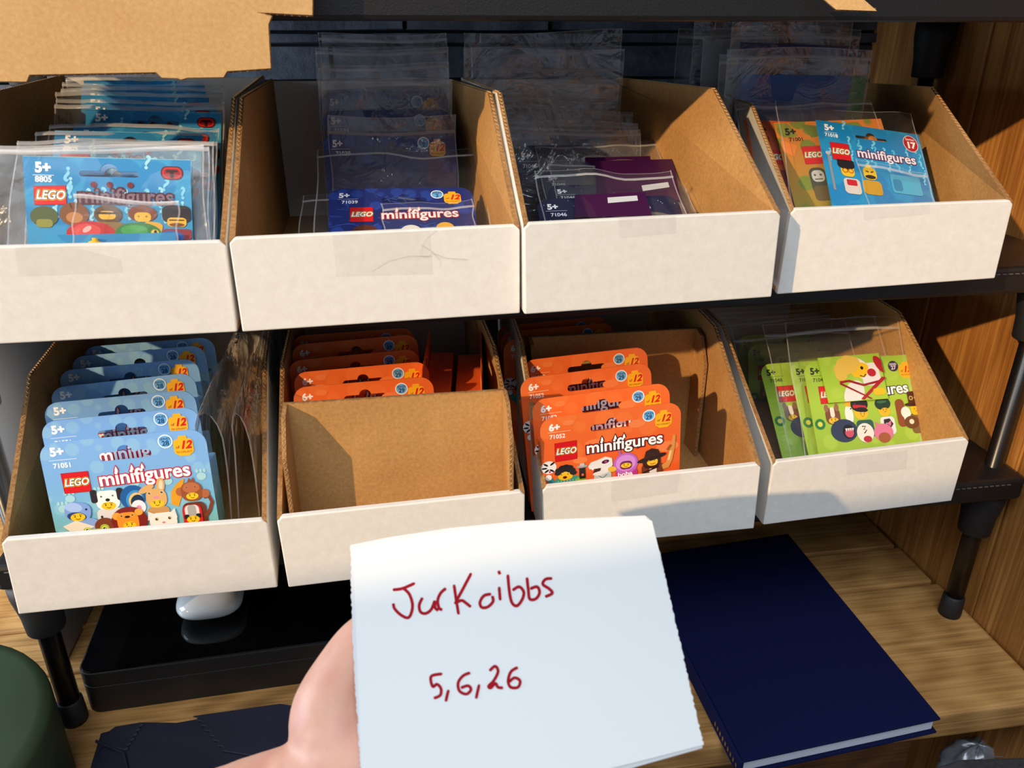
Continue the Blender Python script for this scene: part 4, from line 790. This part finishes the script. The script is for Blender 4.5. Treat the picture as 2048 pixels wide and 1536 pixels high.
for i, (a, b, y, c, d, zp, k) in enumerate([((1092, 372), (1350, 366), .560, (1093, 316), (1344, 313), 326, 'space'), ((1075, 345), (1325, 338), .585, (1066, 280), (1308, 277), 289, 'space'),
        ((1030, 292), (1262, 288), .612, (1010, 256), (1282, 258), 267, 'space'), ((1015, 280), (1250, 276), .630, (1002, 240), (1276, 244), 252, 'space'), ((1000, 262), (1240, 262), .648, (992, 205), (1268, 222), 220, 'space')]):
    w = ['second from the front', 'third from the front', 'fourth from the front', 'fifth from the front', 'sixth from the front'][i]
    M_ = bagged(k if i < 1 else 'space2', a, b, UP_F, c, d, zp, 'shaded black space card in the third bin, ' + w, 'clear zip bag in the third bin, ' + w, cat='card', name='printed_card', y=y, group='shaded black space cards', bgroup='zip bags of the third bin', haze='film_hazy', **({} if i < 2 else {'lean': math.radians(12)}))
    if i == 0: leaflet(M_, [(1190, 322), (1345, 318), (1362, 400), (1195, 402)], -.004, 'c_purple', 'folded_leaflet', 'second purple folded leaflet, tilted white sticker near its right end', [(1283, 371), (1336, 364), (1339, 374), (1286, 382)])
    if i == 1: leaflet(M_, [(1170, 315), (1300, 312), (1306, 350), (1172, 352)], -.004, 'c_purple', 'folded_leaflet', 'rear purple folded leaflet behind two press seals', [(1183, 333), (1236, 328), (1238, 340), (1196, 340)])
for i, (c, d, y, zp) in enumerate([((980, 160), (1238, 166), .664, 200), ((925, 98), (1248, 96), .674, 108), ((926, 66), (1243, 60), .684, 76)]):
    r_ = aty(y, *d) - aty(y, *c); mid = (aty(y, *c) + aty(y, *d)) / 2; Hh = mid.z - UP_F
    Mx = frame(V((mid.x, y - .004, UP_F + .003)), r_, V((0, .03, 1)))
    q = [inplane(Mx, *c), inplane(Mx, *d)]; q = [q[0], q[1], (q[1][0], .0), (q[0][0], .0)]
    bag_geo(q, .12, .003, 'zip_bag', Mx, ['empty crinkled clear bag at the back of the third bin, lowest of three', 'empty clear bag rising above the back of the third bin, middle one', 'tallest empty clear bag above the back of the third bin'][i], wr=.0022, haze='film_hazy')

# --- foil packets, upper right bin
M1 = bagged('foil17', (1631, 240), (1836, 270), UP_F, (1553, 200), (1826, 224), 209, 'bright blue foil packet with red oval badge reading Series 17', 'clear zip bag around the bright blue foil packet with the red oval badge')
small_bag(M1, [(1712, 320), (1852, 345), (1872, 415), (1738, 420)], .12, 'small clear inner bag over the lower right of the bright blue packet', -.006)
bagged('camo', (1553, 246), (1755, 238), UP_F, (1502, 200), (1745, 200), 208, 'orange and olive camouflage foil packet left of the bright blue one', 'clear zip bag around the camouflage foil packet', y=M1.translation.y + .010)
bagged('forange', (1495, 240), (1690, 248), UP_F, (1470, 205), (1700, 200), 212, 'plain orange foil packet against the left wall of its bin', 'clear zip bag around the plain orange foil packet', y=M1.translation.y + .020)
def plain_pack(mat, a, b, c, d, y, zp, l1, l2, cut=None, hh=.11, lean=3):
    A, B = aty(y, *a), aty(y, *b); mid = (A + B) / 2; r_ = (B - A).normalized(); u = V((0, math.sin(math.radians(lean)), math.cos(math.radians(lean)))); u = (u - r_ * u.dot(r_)).normalized(); H = mid.z - UP_F - .003
    Mx = frame(mid - u * H, r_, u); w = (B - A).length
    t = thing('foil_packet', l1, 'packet', Mx); mb = MB()
    if cut: mb.box((-w / 2, 0, H * .2), (w / 2 - cut, .0012, H)); mb.box((w / 2 - cut, 0, H * .2), (w / 2, .0012, H), 1)
    else: mb.box((-w / 2, 0, H * .2), (w / 2, .0012, H))
    mb.build('folded_sheet', [mat, 'c_teal'], t)
    q = [inplane(Mx, *c), inplane(Mx, *d)]; q = [q[0], q[1], (q[1][0], .002), (q[0][0], .002)]; zz = inplane(Mx, (c[0] + d[0]) / 2, zp)[1]; zt = (q[0][1] + q[1][1]) / 2
    bag_geo(q, (zt - zz) / zt, .003, 'zip_bag', Mx, l2, wr=.0018, group='tall zip bags of the right bin', haze='film_hazy')
plain_pack('c_plainblue', (1484, 149), (1734, 152), (1456, 96), (1746, 98), .608, 116, 'blue packet with a green right corner, behind the bright blue packet', 'tall clear bag around the blue packet with the green corner', .0125)
plain_pack('c_plainblue', (1470, 175), (1725, 178), (1440, 112), (1738, 116), .622, 130, 'blue packet second in the tall group', 'tall clear bag second in the group of the right bin')
plain_pack('c_plainnavy', (1482, 84), (1698, 92), (1466, 33), (1708, 38), .640, 76, 'navy packet in the tallest bag of the right bin', 'tallest clear bag of the right bin, around the navy packet')
plain_pack('c_plainnavy', (1490, 100), (1712, 106), (1484, 48), (1724, 58), .655, 70, 'second navy packet behind the tallest one', 'tall clear bag behind the tallest one in the right bin')
plain_pack('c_white', (1408, 78), (1500, 78), (1388, 37), (1560, 35), .670, 72, 'grey white packet left of the navy ones', 'tall clear bag around the grey white packet')
plain_pack('c_plainnavy', (1392, 140), (1560, 140), (1356, 55), (1530, 55), .685, 72, 'dark packet at the very back of the right bin', 'leftmost and rearmost tall clear bag of the right bin')

# --- lime green cards, lower right bin
Mg = bagged('green', (1605, 725), (1829, 708), LO_F, (1569, 643), (1795, 628), 660, 'lime green card with toy figures, frontmost in the lower right bin', 'clear zip bag around the frontmost lime green card', cat='card', name='printed_card')
bagged('green', (1574, 727), (1798, 709), LO_F, (1526, 646), (1752, 632), 662, 'second lime green card, left edge and half its 5+ showing', 'clear zip bag around the second lime green card', cat='card', name='printed_card', dy=.011)
bagged('green', (1513, 730), (1738, 713), LO_F, (1460, 650), (1690, 636), 672, 'third lime green card, its red logo in view at the left', 'clear zip bag around the third lime green card', cat='card', name='printed_card', dy=.022)
for i, (a, b, y, c, d) in enumerate([((1535, 708), (1752, 696), .632, (1440, 640), (1690, 622)), ((1480, 690), (1700, 680), .650, (1425, 630), (1660, 615)), ((1460, 672), (1680, 662), .668, (1410, 622), (1640, 606))]):
    bagged('green', a, b, LO_F, c, d, (c[1] + d[1]) / 2 + 10, ['shaded green card whose pale top edge rises behind the front three', 'shaded green card fifth from the front', 'rearmost shaded green card'][i],
           ['clear zip bag behind the front three in the lower right bin', 'clear zip bag fifth from the front in the lower right bin', 'rearmost clear zip bag in the lower right bin'][i], cat='card', name='printed_card', y=y, lean=math.radians(20), group='shaded green cards', bgroup='shaded zip bags of the lower right bin')
def green_leaflet():
    px = [(1636, 716), (1757, 706), (1777, 797), (1658, 806)]; off = -.0035
    P = [inplane(Mg, u, v, off) for u, v in px]
    t = thing('folded_leaflet', 'small green leaflet picturing a blond winged archer with a red bow', 'leaflet', Mg)
    mb = MB(); mb.prism([V((x, off, z)) for x, z in P], (0, .001, 0)); mb.build('folded_sheet', 'c_green', t)
    # artwork in leaflet fraction coordinates
    O = V((P[0][0], P[0][1])); ex = V((P[1][0], P[1][1])) - O; ey = V((P[3][0], P[3][1])) - O
    a = Art(); a.ell(.62, .30, .16, .3, 'e8e8e8', -30).ell(.44, .85, .16, .3, 'e4e4e0', 20).rr(.78, .45, .3, .5, .08, 'e8e4e4').rr(.62, .34, .26, .34, .1, 'f0c020', 20)
    for x, y in ((.3, .3), (.36, .18), (.45, .12), (.55, .16), (.3, .42), (.4, .3), (.5, .26)): a.ell(x, y, .1, .13, 'e0bc50', n=14)
    a.ell(.66, .3, .025, .04, '201008', n=10).line([(.6, .46), (.66, .5), (.7, .44)], .02, '402008')
    a.line([(.25, .58), (.4, .56), (.62, .68), (.9, .62), (1.0, .55)], .05, '981420').line([(.25, .6), (.7, 1.0)], .04, '981420').line([(.98, .55), (.55, 1.0)], .07, 'b01826').ell(.96, .25, .07, .2, 'b01826', -15).ell(.8, .42, .07, .09, 'b82030').rr(.85, .85, .2, .15, .05, 'f0c020')
    vs = []; 
    for u, v, k in a.v: q = O + ex * min(u, 1) + ey * min(v, 1); vs.append((q.x, off - .0003 - k * .00001, q.y))
    me = bpy.data.meshes.new('printed_front'); me.from_pydata(vs, [], a.f); ca = me.color_attributes.new('Col', 'FLOAT_COLOR', 'CORNER'); i = 0
    for p, c in zip(me.polygons, a.c):
        for _ in p.vertices: ca.data[i].color = c; i += 1
    me.materials.append(MAT['print']); link('printed_front', me, t)
green_leaflet()
# small leaflet and yellow head at the foot of the frontmost foil packet (upper left bin)
M5 = card_frame((55, 312), (371, 320), 'foil5', UP_F + .002, y=.466, yf=.4375)
lf = leaflet(M5, [(95, 470), (352, 465), (354, 500), (92, 500)], -.006, 'c_foilblue', 'folded_leaflet', 'narrow light blue leaflet at the foot of the frontmost foil packet')
hx, hz = inplane(M5, 190, 478, -.0085); t = thing('toy_head', 'tiny yellow toy head peeping over the rim of the upper left bin', 'toy', M5 @ Matrix.Translation((hx, -.0085, hz - .004)))
mb = MB(); mb.lathe((0, 0, 0), [(.0020, -.004), (.0032, -.0032), (.0034, 0), (.0032, .0024), (.0020, .0030), (.0015, .0031), (.0015, .0045)], 16); MAT['yellow'] = flat('yellow', rgb(238, 190, 20), .3); mb.build('head', 'yellow', t, smooth=True)
small_bag(M5, [(150, 392), (360, 402), (354, 500), (142, 500)], .04, 'small clear inner bag across the frontmost foil packet, white seal at eye level', -.012)

# ------------------------------------------------------------------ cardboard above
def flap(name, label, px, y, tilt, mats=('kraft_pale', 'kraft_rim'), th=.0035):
    P = []
    for u, v in px:
        p = aty(y, u, v); P.append(p)
    c = sum(P, V()) / len(P); t = thing(name, label, 'cardboard', c); mb = MB(); mb.prism(P, (0, th, 0), 0, 0, 1); bevel(mb.build('sheet', list(mats), t, c), .0005, 1)
    return t, c, P
t, c, P = flap('cardboard_flap', 'large pale brown cardboard sheet with cut tabs hanging over the top left', [(-90, -110), (-90, 163), (54, 165), (60, 151), (312, 146), (324, 157), (356, 158), (362, 161), (376, 157), (448, 156), (455, 144), (543, 138), (538, 50), (545, 32), (528, 27), (626, 32), (628, -110)], .458, 0)
for i_ in (3, 10, 14): fm = MB(); flutes(fm, [P[i_], P[i_ + 1]], (0, 0, 1), (0, 1, 0)); fm.build('fluted_edge', 'kraft_rim', t, c)
t = thing('cardboard_scrap', 'small brown cardboard tab poking over the top shelf edge', 'cardboard', aty(.455, 1700, 10))
c = t.location.copy(); mb = MB(); P = [aty(.462, 1640, -8), aty(.458, 1672, 19), aty(.458, 1754, 22), aty(.462, 1720, -8)]; mb.prism(P, (0, .003, .0005), 0, 0, 0); mb.build('sheet', 'kraft_pale', t, c)
fm = MB(); flutes(fm, [P[1], P[2]], (0, 0, 1), (0, 1, 0)); fm.build('fluted_edge', 'kraft_rim', t, c)

# ------------------------------------------------------------------ things on the table
def rounded_box(name, a, b, r, mat, parent, base, seg=4):
    mb = MB(); mb.box(a, b); o = mb.build(name, mat, parent, base); m = o.modifiers.new('b', 'BEVEL'); m.width = r; m.segments = seg; bake(o)
    for p in o.data.polygons: p.use_smooth = len(p.vertices) < 5 and p.area < 1e-3
    return o
def black_case():
    # front left corner (-.254,.494), heading from the fit
    A = atz(-.45, 150, 1352); B = atz(-.45, 622, 1288); r = (B - A).normalized(); bk = V((-r.y, r.x, 0))
    base = V((A.x, A.y, -.49)); Mx = Matrix(((r.x, bk.x, 0, base.x), (r.y, bk.y, 0, base.y), (0, 0, 1, base.z), (0, 0, 0, 1)))
    t = thing('black_box', 'flat black case with glossy lid on the table, left of the hand', 'box', Mx)
    def vb(name, z0, z1, ins, mat, rad, extra=0):
        n = 8; P = []; w, d = .235, .165
        for cx, cy, a0 in ((rad, rad, 180), (w - rad, rad, 270), (w - rad, d - rad, 0), (rad, d - rad, 90)):
            for i in range(n + 1):
                t_ = math.radians(a0 + 90 * i / n); P.append(V((cx + (rad - ins) * math.cos(t_), cy + (rad - ins) * math.sin(t_), z0)))
        mb = MB(); mb.prism(P[::-1], (0, 0, z1 - z0)); o = mb.build(name, mat, t); m = o.modifiers.new('b', 'BEVEL'); m.width = .0008; m.segments = 2; m.limit_method = 'ANGLE'; return o
    vb('case_base', .0005, .026, 0, 'satin_black', .012); vb('lid_gap', .024, .028, .0007, 'rack', .012); vb('lid', .0268, .0392, 0, 'satin_black', .012)
    vb('glossy_top', .0388, .0400, .0012, 'gloss_black', .012)
    return Mx
Mb = black_case()
def pods():
    A = atz(-.449, 362, 1233); B = atz(-.449, 484, 1218); r = (B - A).normalized(); c = (A + B) / 2
    Mx = frame(c + V((0, .005, 0.001)), r, V((0, 0, 1)))
    t = thing('earbud_case', 'small glossy white earbud case lying on the black case', 'earbud case', Mx)
    for nm, x0, z0, z1 in (('case_shell', 0, 0, .0205),):
        vs = []; fs = []; n = 32; m = 12; a, b, h = .0265, .0225, .0105; e = 2.9
        for j in range(m + 1):
            ph = -PI / 2 + PI * j / m; cz, rr_ = math.copysign(abs(math.sin(ph)) ** (2 / 2.3), math.sin(ph)), abs(math.cos(ph)) ** (2 / 2.3)
            for i in range(n):
                q = 2 * PI * i / n; cx = math.copysign(abs(math.cos(q)) ** (2 / e), math.cos(q)); cy = math.copysign(abs(math.sin(q)) ** (2 / e), math.sin(q)); vs.append((a * cx * rr_, b * cy * rr_, h + h * cz))
        for j in range(m):
            for i in range(n): fs.append((j * n + i, j * n + (i + 1) % n, (j + 1) * n + (i + 1) % n, (j + 1) * n + i))
        mesh(nm, vs, fs, 'airwhite', parent=t, smooth=True)
    mb = MB(); pts = []
    for i in range(33):
        q = 2 * PI * i / 32; cx = math.copysign(abs(math.cos(q)) ** (2 / 2.9), math.cos(q)); pts.append(cx)
pods()
def book():
    c4 = [V((.2455, .6235)), V((.381, .6205)), V((.3845, .381)), V((.2205, .3665))]
    P = [atz(-.4745, 1316, 1086), atz(-.4745, 1576, 1067), atz(-.4745, 1882, 1437), atz(-.4745, 1484, 1524)]
    TLc, TRc, BRc, BLc = P; TLc = V((BLc.x + (TRc.x - BRc.x), BLc.y + (TRc.y - BRc.y), TRc.z))
    base = (TLc + TRc + BRc + BLc) / 4; base.z = -.49; t = thing('hardback_book', 'closed dark navy cloth hardback book at the table front edge', 'book', base)
    ex = (TRc - TLc).normalized(); ey = (TLc - BLc).normalized()
    def slab(nm, ins, z0, z1, mat, il=None, bv=.0006):
        il = ins if il is None else il
        Q = [BLc + ex * il + ey * ins, BRc - ex * ins + ey * ins, TRc - ex * ins - ey * ins, TLc + ex * il - ey * ins]; mb = MB(); mb.prism([V((q.x, q.y, z0)) for q in Q][::-1], (0, 0, z1 - z0)); return bevel(mb.build(nm, mat, t, base), bv)
    slab('back_cover', 0, -.4897, -.4877, 'navy_cloth'); slab('page_block', .0028, -.4876, -.4764, 'pages', .002); slab('front_cover', 0, -.4763, -.4745, 'navy_cloth')
    mb = MB(); mb.prism([V((q.x, q.y, -.4897)) for q in (BLc - ex * .0012, BLc + ex * .0022, TLc + ex * .0022, TLc - ex * .0012)][::-1], (0, 0, .0152)); bevel(mb.build('spine', 'navy_cloth', t, base), .0012, 3)
    # gilt spine marks
    vs0, fs0 = textgeo('AUTHOR', .01, 0); vs = []
    mb = MB(); letters = MB()
    for a, b in vs0:
        s = .0065; p = BLc - ex * .00135 + ey * (.030 - a * s * .8 - 0.0); vs.append(V((p.x, p.y, -.4822 + b * s)))
    for k in range(9):
        p = BLc - ex * .0014 + ey * (.004 + k * .0046); q = p + ey * .002
        letters.add([V((p.x, p.y, -.4850)), V((q.x, q.y, -.4850)), V((q.x, q.y, -.4812)), V((p.x, p.y, -.4812))], [(0, 1, 2, 3)])
    tag(letters.build('spine_lettering', 'gold', t, base), 'faint gilt spine lettering')
book()
def cloth():
    base = atz(-.489, 330, 1500); t = thing('cleaning_cloth', 'folded dark navy cleaning cloth with zigzag cut edges at the table front', 'cloth', V((base.x, base.y, -.489)))
    base = V((base.x, base.y, -.489))
    def zig(a, b, n, amp, z):
        a, b = V((a.x, a.y, z)), V((b.x, b.y, z)); d = (b - a); nrm = V((-d.y, d.x, 0)).normalized(); return [a + d * (i / n) + nrm * (amp if i % 2 else -amp) for i in range(n + 1)]
    Z = -.4838
    g = lambda u, v, z=Z: atz(z, u, v)
    def layer(nm, out, z, th):
        mb = MB(); mb.prism([V((p.x, p.y, z)) for p in out], (0, 0, -th)); o = mb.build(nm, 'micro', t, base); return bevel(o, .0010, 2)
    layer('fold', [g(200, 1462), g(286, 1440), g(352, 1441), g(560, 1405), g(640, 1420), g(660, 1640), g(150, 1640), g(182, 1520)], Z - .0018, .0030)
    E1 = zig(g(288, 1443), g(252, 1500), 12, .0012, Z); E2 = zig(g(388, 1430), g(446, 1500), 14, .0012, Z)
    layer('fold', [g(205, 1470), g(230, 1452)] + E1 + [g(205, 1490), g(190, 1510)], Z - .0002, .0016)
    layer('fold', E2 + [g(560, 1520), g(640, 1420), g(560, 1407), g(470, 1420)], Z + .0002, .0018)
    # soft crease ridge
    mb = MB(); mb.prism([g(192, 1480, Z), g(250, 1505, Z), g(262, 1560, Z), g(256, 1560, Z), g(243, 1508, Z), g(190, 1486, Z)], (0, 0, .0012)); bevel(mb.build('crease', 'micro', t, base), .0006)
cloth()
def left_things():
    b = V((-.289, .62, -.49)); t = thing('white_panel', 'tall plain white panel standing left of the rack', 'panel', b)
    mb = MB(); mb.box((-.30, .557, -.489), (-.2892, .79, -.16)); bevel(mb.build('panel_board', 'grey_white', t, b), .001)
    # green tub in the left foreground, seen only by its right side
    A = aty(.40, -2, 1290); c = V((-.333, .40, -.49)); t = thing('green_container', 'smooth dark green rounded container at the bottom left corner', 'container', c); 
    mb = MB(); prof = [(.094, .0), (.098, .004), (.0985, .078), (.097, .082), (.090, .084), (.001, .085)]
    mb.lathe(c, prof, 48); mb.build('tub_shell', 'green_tub', t, c, True)
left_things()
def right_low():
    c = aty(.44, 1950, 1512); base = V((c.x, c.y, c.z)); t = thing('plastic_bag', 'crumpled silver grey plastic bag under the table front', 'bag', base)
    vs = []; fs = []; r = random.Random(4); n, m = 28, 14
    for j in range(m + 1):
        ph = -PI / 2 + PI * j / m
        for i in range(n):
            q = 2 * PI * i / n; k = 1 + .12 * math.sin(5 * q + 3 * ph) + .06 * math.sin(11 * q - 4 * ph); vs.append(base + V((.028 * k * math.cos(q) * math.cos(ph), .02 * k * math.sin(q) * math.cos(ph), -.012 + .024 * math.sin(ph) * k)))
    for j in range(m):
        for i in range(n): fs.append((j * n + i, j * n + (i + 1) % n, (j + 1) * n + (i + 1) % n, (j + 1) * n + i))
    mesh('crumpled_film', vs, fs, 'silver_bag', parent=t, base=base, smooth=True)
    mb = MB(); fs = []; vs = []
    for k in range(4):
        for i in range(13):
            a = PI * i / 12; p = base + V((-.020 + .036 * i / 12, -.0215 + .002 * k, .002 + .006 * k * .6 + .004 * math.sin(a))); vs += [p, p + V((0, 0, .0012))]
        o = k * 26; fs += [(o + 2 * i, o + 2 * i + 1, o + 2 * i + 3, o + 2 * i + 2) for i in range(12)]
    mb.add(vs, fs); mb.build('fold_line', 'silver_bag', t, base)
    c = aty(.37, 1960, 1545); base = V(c); t = thing('felt_object', 'dark grey felt top edge at the bottom right corner', 'cushion', base)
    mb = MB(); w = .05; P = [aty(.36, 1862, 1620), aty(.36, 1872, 1532), aty(.36, 1920, 1516), aty(.36, 2060, 1511), aty(.36, 2100, 1620)]; mb.prism(P, (0, -.028, -.004)); bevel(mb.build('felt_pad', 'dark_felt', t, base), .003, 3)
right_low()
def hairs():
    i = 1; r = BINS[1]; FLb, FRb, FLt = [V(r[k]) for k in (0, 1, 2)]; n = (FRb - FLb).cross(FLt - FLb).normalized(); n = -n if n.y > 0 else n
    def on(u, v, k=.0008): d = ray(u, v); s = (FLb + n * k).dot(n) / d.dot(n); return d * s
    S = [[(872, 460), (852, 476), (843, 490), (840, 510)], [(843, 490), (862, 502), (880, 520), (878, 535)], [(742, 542), (775, 522), (815, 512), (860, 512)], [(840, 512), (855, 513), (866, 502)], [(868, 507), (890, 516), (935, 519)]]
    for k, s in enumerate(S[:1]):
        base = on(*S[0][0]); t = thing('hair_tuft', 'few fine loose hairs stuck on the front of the second upper bin', 'hair', base); mb = MB()
        for s in S:
            P = [on(*q) for q in s]; vs = []; 
            for a in P: vs += [a, a + V((.00005, 0, .00008)), a + n * .00008]
            m = len(P); fs = []
            for q in range(m - 1):
                for e in range(3): fs.append((3 * q + e, 3 * q + (e + 1) % 3, 3 * q + 3 + (e + 1) % 3, 3 * q + 3 + e))
            mb.add(vs, fs)
        mb.build('strand', 'hair', t, base)
hairs()

# ------------------------------------------------------------------ hand-held note
N1, N2, N3 = atd(.352, 703, 1095), atd(.352, 1300, 1036), atd(.305, 1407, 1493)
nx = (N2 - N1).normalized(); nn = nx.cross(N3 - N2).normalized()
if nn.dot(FW) < 0: nn = -nn
nu = nn.cross(nx); nu = nu if nu.z > 0 else -nu
def onnote(u, v, off=0.0): d = ray(u, v); return d * ((N1 + nn * off).dot(nn) / d.dot(nn))
def note():
    c = onnote(1050, 1560); Mx = frame(c, nx, nu); Mi = Mx.inverted(); sgn = (Mi.to_3x3() @ nn).y
    t = thing('handwritten_note', 'folded white paper note with red handwriting held up in front of the bins', 'note', Mx)
    r = random.Random(6)
    def outline(px, jag, off):
        out = []
        for k, (a, b) in enumerate(zip(px, px[1:] + px[:1])):
            a_, b_ = V(a), V(b); L = (b_ - a_).length; n = max(1, int(L / 5)) if jag[k] else 1
            for i in range(n):
                p = a_.lerp(b_, i / n); j = r.uniform(-1.6, 1.6) if jag[k] and i else 0; out.append(Mi @ onnote(p.x + j, p.y, off))
        return out
    def leaf(nm, px, jag, off, th, mat):
        P = outline(px, jag, off); mb = MB(); mb.prism(P, (0, sgn * th, 0)); mb.build(nm, mat, t)
    leaf('front_leaf', [(706, 1106), (712, 1097), (860, 1070), (1040, 1046), (1290, 1036), (1304, 1042), (1318, 1100), (1407, 1490), (1250, 1530), (1140, 1556), (726, 1640)], [0, 0, 0, 0, 0, 0, 1, 0, 0, 0, 0], 0, .0003, 'paper')
    leaf('back_leaf', [(701, 1090), (780, 1074), (900, 1056), (1040, 1042), (1290, 1031), (1301, 1040), (1320, 1110), (1405, 1496), (1260, 1537), (1140, 1562), (727, 1645), (704, 1260)], [0, 0, 0, 0, 0, 0, 1, 0, 0, 0, 1, 1], .0007, .0003, 'paper_back')
    S = [[(347, 497), (400, 490), (470, 460)], [(405, 488), (438, 520), (456, 575), (450, 625), (430, 652), (392, 636), (358, 602), (350, 572)],
         [(512, 540), (494, 580), (500, 618), (528, 628), (560, 606), (580, 556)], [(580, 556), (582, 596), (600, 612)], [(642, 488), (612, 516), (596, 556), (604, 598), (622, 608)],
         [(686, 468), (698, 550), (712, 634)], [(782, 404), (742, 480), (690, 576)], [(692, 572), (728, 556), (752, 570), (780, 592)],
         [(892, 520), (852, 530), (830, 566), (840, 594), (872, 592), (902, 562), (898, 530)], [(932, 392), (936, 400), (941, 412)], [(936, 480), (942, 556)],
         [(984, 412), (992, 500), (1006, 566), (1034, 586), (1064, 550), (1072, 508), (1046, 480), (1010, 500)], [(1090, 428), (1098, 500), (1106, 548), (1140, 546), (1160, 512), (1146, 480), (1108, 492)],
         [(1230, 434), (1194, 438), (1178, 466), (1214, 492), (1230, 516), (1190, 536)],
         [(622, 962), (560, 976), (568, 1032), (592, 1020), (614, 1044), (610, 1080), (574, 1098)], [(656, 1050), (640, 1116)],
         [(776, 956), (738, 972), (710, 1010), (716, 1056), (754, 1074), (780, 1050), (764, 1028), (724, 1040)], [(826, 1020), (808, 1100)],
         [(882, 946), (914, 920), (930, 950), (906, 1000), (878, 1030), (890, 1040), (915, 1015), (930, 1036), (958, 1040)], [(1040, 926), (1002, 950), (986, 1000), (1000, 1036), (1040, 1036), (1052, 1002), (1022, 984), (990, 1008)]]
    L = 0
    for s in S:
        mb = MB(); pts = []
        for i in range(len(s) - 1):
            p0, p1, p2, p3 = V(s[max(0, i - 1)]), V(s[i]), V(s[i + 1]), V(s[min(len(s) - 1, i + 2)])
            for k in range(6):
                q = k / 6; pts.append(.5 * ((2 * p1) + (p2 - p0) * q + (2 * p0 - 5 * p1 + 4 * p2 - p3) * q * q + (3 * p1 - p0 - 3 * p2 + p3) * q ** 3))
        pts.append(V(s[-1])); vs = []
        for i, p in enumerate(pts):
            d = (pts[min(len(pts) - 1, i + 1)] - pts[max(0, i - 1)]); d = d.normalized() if d.length else V((1, 0)); nr = V((-d.y, d.x)) * (8.5 if i not in (0, len(pts) - 1) else 5)
            L += 1
            for w in (p + nr, p - nr): vs.append(Mi @ onnote(660 + w.x * .3613, 1000 + w.y * .3613, -.0001 - .000004 * S.index(s)))
        mb.add(vs, [(2 * i, 2 * i + 1, 2 * i + 3, 2 * i + 2) for i in range(len(pts) - 1)]); tag(mb.build('pen_stroke', 'ink', t), 'red felt pen stroke')
note()
# ------------------------------------------------------------------ the hand
def skinmesh(name, chains, vox=.0013):
    """one continuous surface grown along the bones: each chain is [(point, radius), ...]; (chain, index) re-uses a joint"""
    pts = []; mb = MB()
    for ch in chains:
        row = [pts[it[0]][it[1]] if isinstance(it[0], int) else (V(it[0]), it[1]) for it in ch]; pts.append(row)
        for k in range(len(row) - 1):
            p0, r0 = row[max(0, k - 1)]; p1, r1 = row[k]; p2, r2 = row[k + 1]; p3, r3 = row[min(len(row) - 1, k + 2)]
            n = max(2, int((p2 - p1).length / (min(r1, r2) * .28)))
            for q in range(n + 1):
                t = q / n; p = .5 * ((2 * p1) + (p2 - p0) * t + (2 * p0 - 5 * p1 + 4 * p2 - p3) * t * t + (p1 * 3 - p0 - 3 * p2 + p3) * t ** 3); r = r1 + (r2 - r1) * t
                mb.lathe(p, [(r * math.sin(PI * a / 8), -r * math.cos(PI * a / 8)) for a in range(1, 8)], 14)
    o = mb.build(name, 'skin'); m = o.modifiers.new('r', 'REMESH'); m.mode = 'VOXEL'; m.voxel_size = vox; m.use_smooth_shade = True
    m = o.modifiers.new('s', 'SMOOTH'); m.iterations = 22; m.factor = .6
    bake(o)
    for p in o.data.polygons: p.use_smooth = True
    return o
def hand():
    def bh(u, v, gap): return onnote(u, v, 0) + nn * gap      # a point behind the note
    wr_ = bh(600, 1590, .034)
    ch = [
        [(wr_, .0265), (bh(700, 1525, .031), .0265), (bh(790, 1470, .0275), .0225), (bh(880, 1440, .023), .0175)],
        [(0, 0), (bh(510, 1620, .036), .0262), (bh(385, 1662, .040), .0268), (bh(170, 1750, .050), .030), (bh(-120, 1890, .070), .035)],
        [(0, 1), (bh(644, 1425, .0275), .0215), (bh(682, 1330, .0220), .0175), (bh(726, 1262, .0165), .0128), (bh(800, 1225, .0130), .0092), (bh(850, 1200, .0118), .0080)],
        [(0, 3), (bh(960, 1385, .0165), .0098), (bh(1035, 1340, .0135), .0084), (bh(1098, 1318, .0115), .0072)],
        [(0, 3), (bh(970, 1440, .0170), .0100), (bh(1065, 1420, .0140), .0086), (bh(1140, 1415, .0115), .0073)],
        [(0, 2), (bh(900, 1515, .0200), .0105), (bh(985, 1505, .0160), .0095), (bh(1080, 1500, .0125), .0082), (bh(1150, 1500, .0110), .0070)],
        [(0, 2), (bh(860, 1575, .0210), .0100), (bh(960, 1580, .0165), .0090), (bh(1080, 1568, .0120), .0078), (bh(1180, 1552, .0100), .0068), (bh(1245, 1538, .0090), .0058)],
    ]
    o = skinmesh('hand', ch); o.name = 'hand'; tag(o, 'bare left hand and forearm holding the note from behind', 'person')
    # move origin to wrist
    o.data.transform(Matrix.Translation(-wr_)); o.location = wr_
hand()

# ------------------------------------------------------------------ lift everything so the floor is at z = 0
for o in SC.objects:
    if o.parent is None: o.location.z += ZS
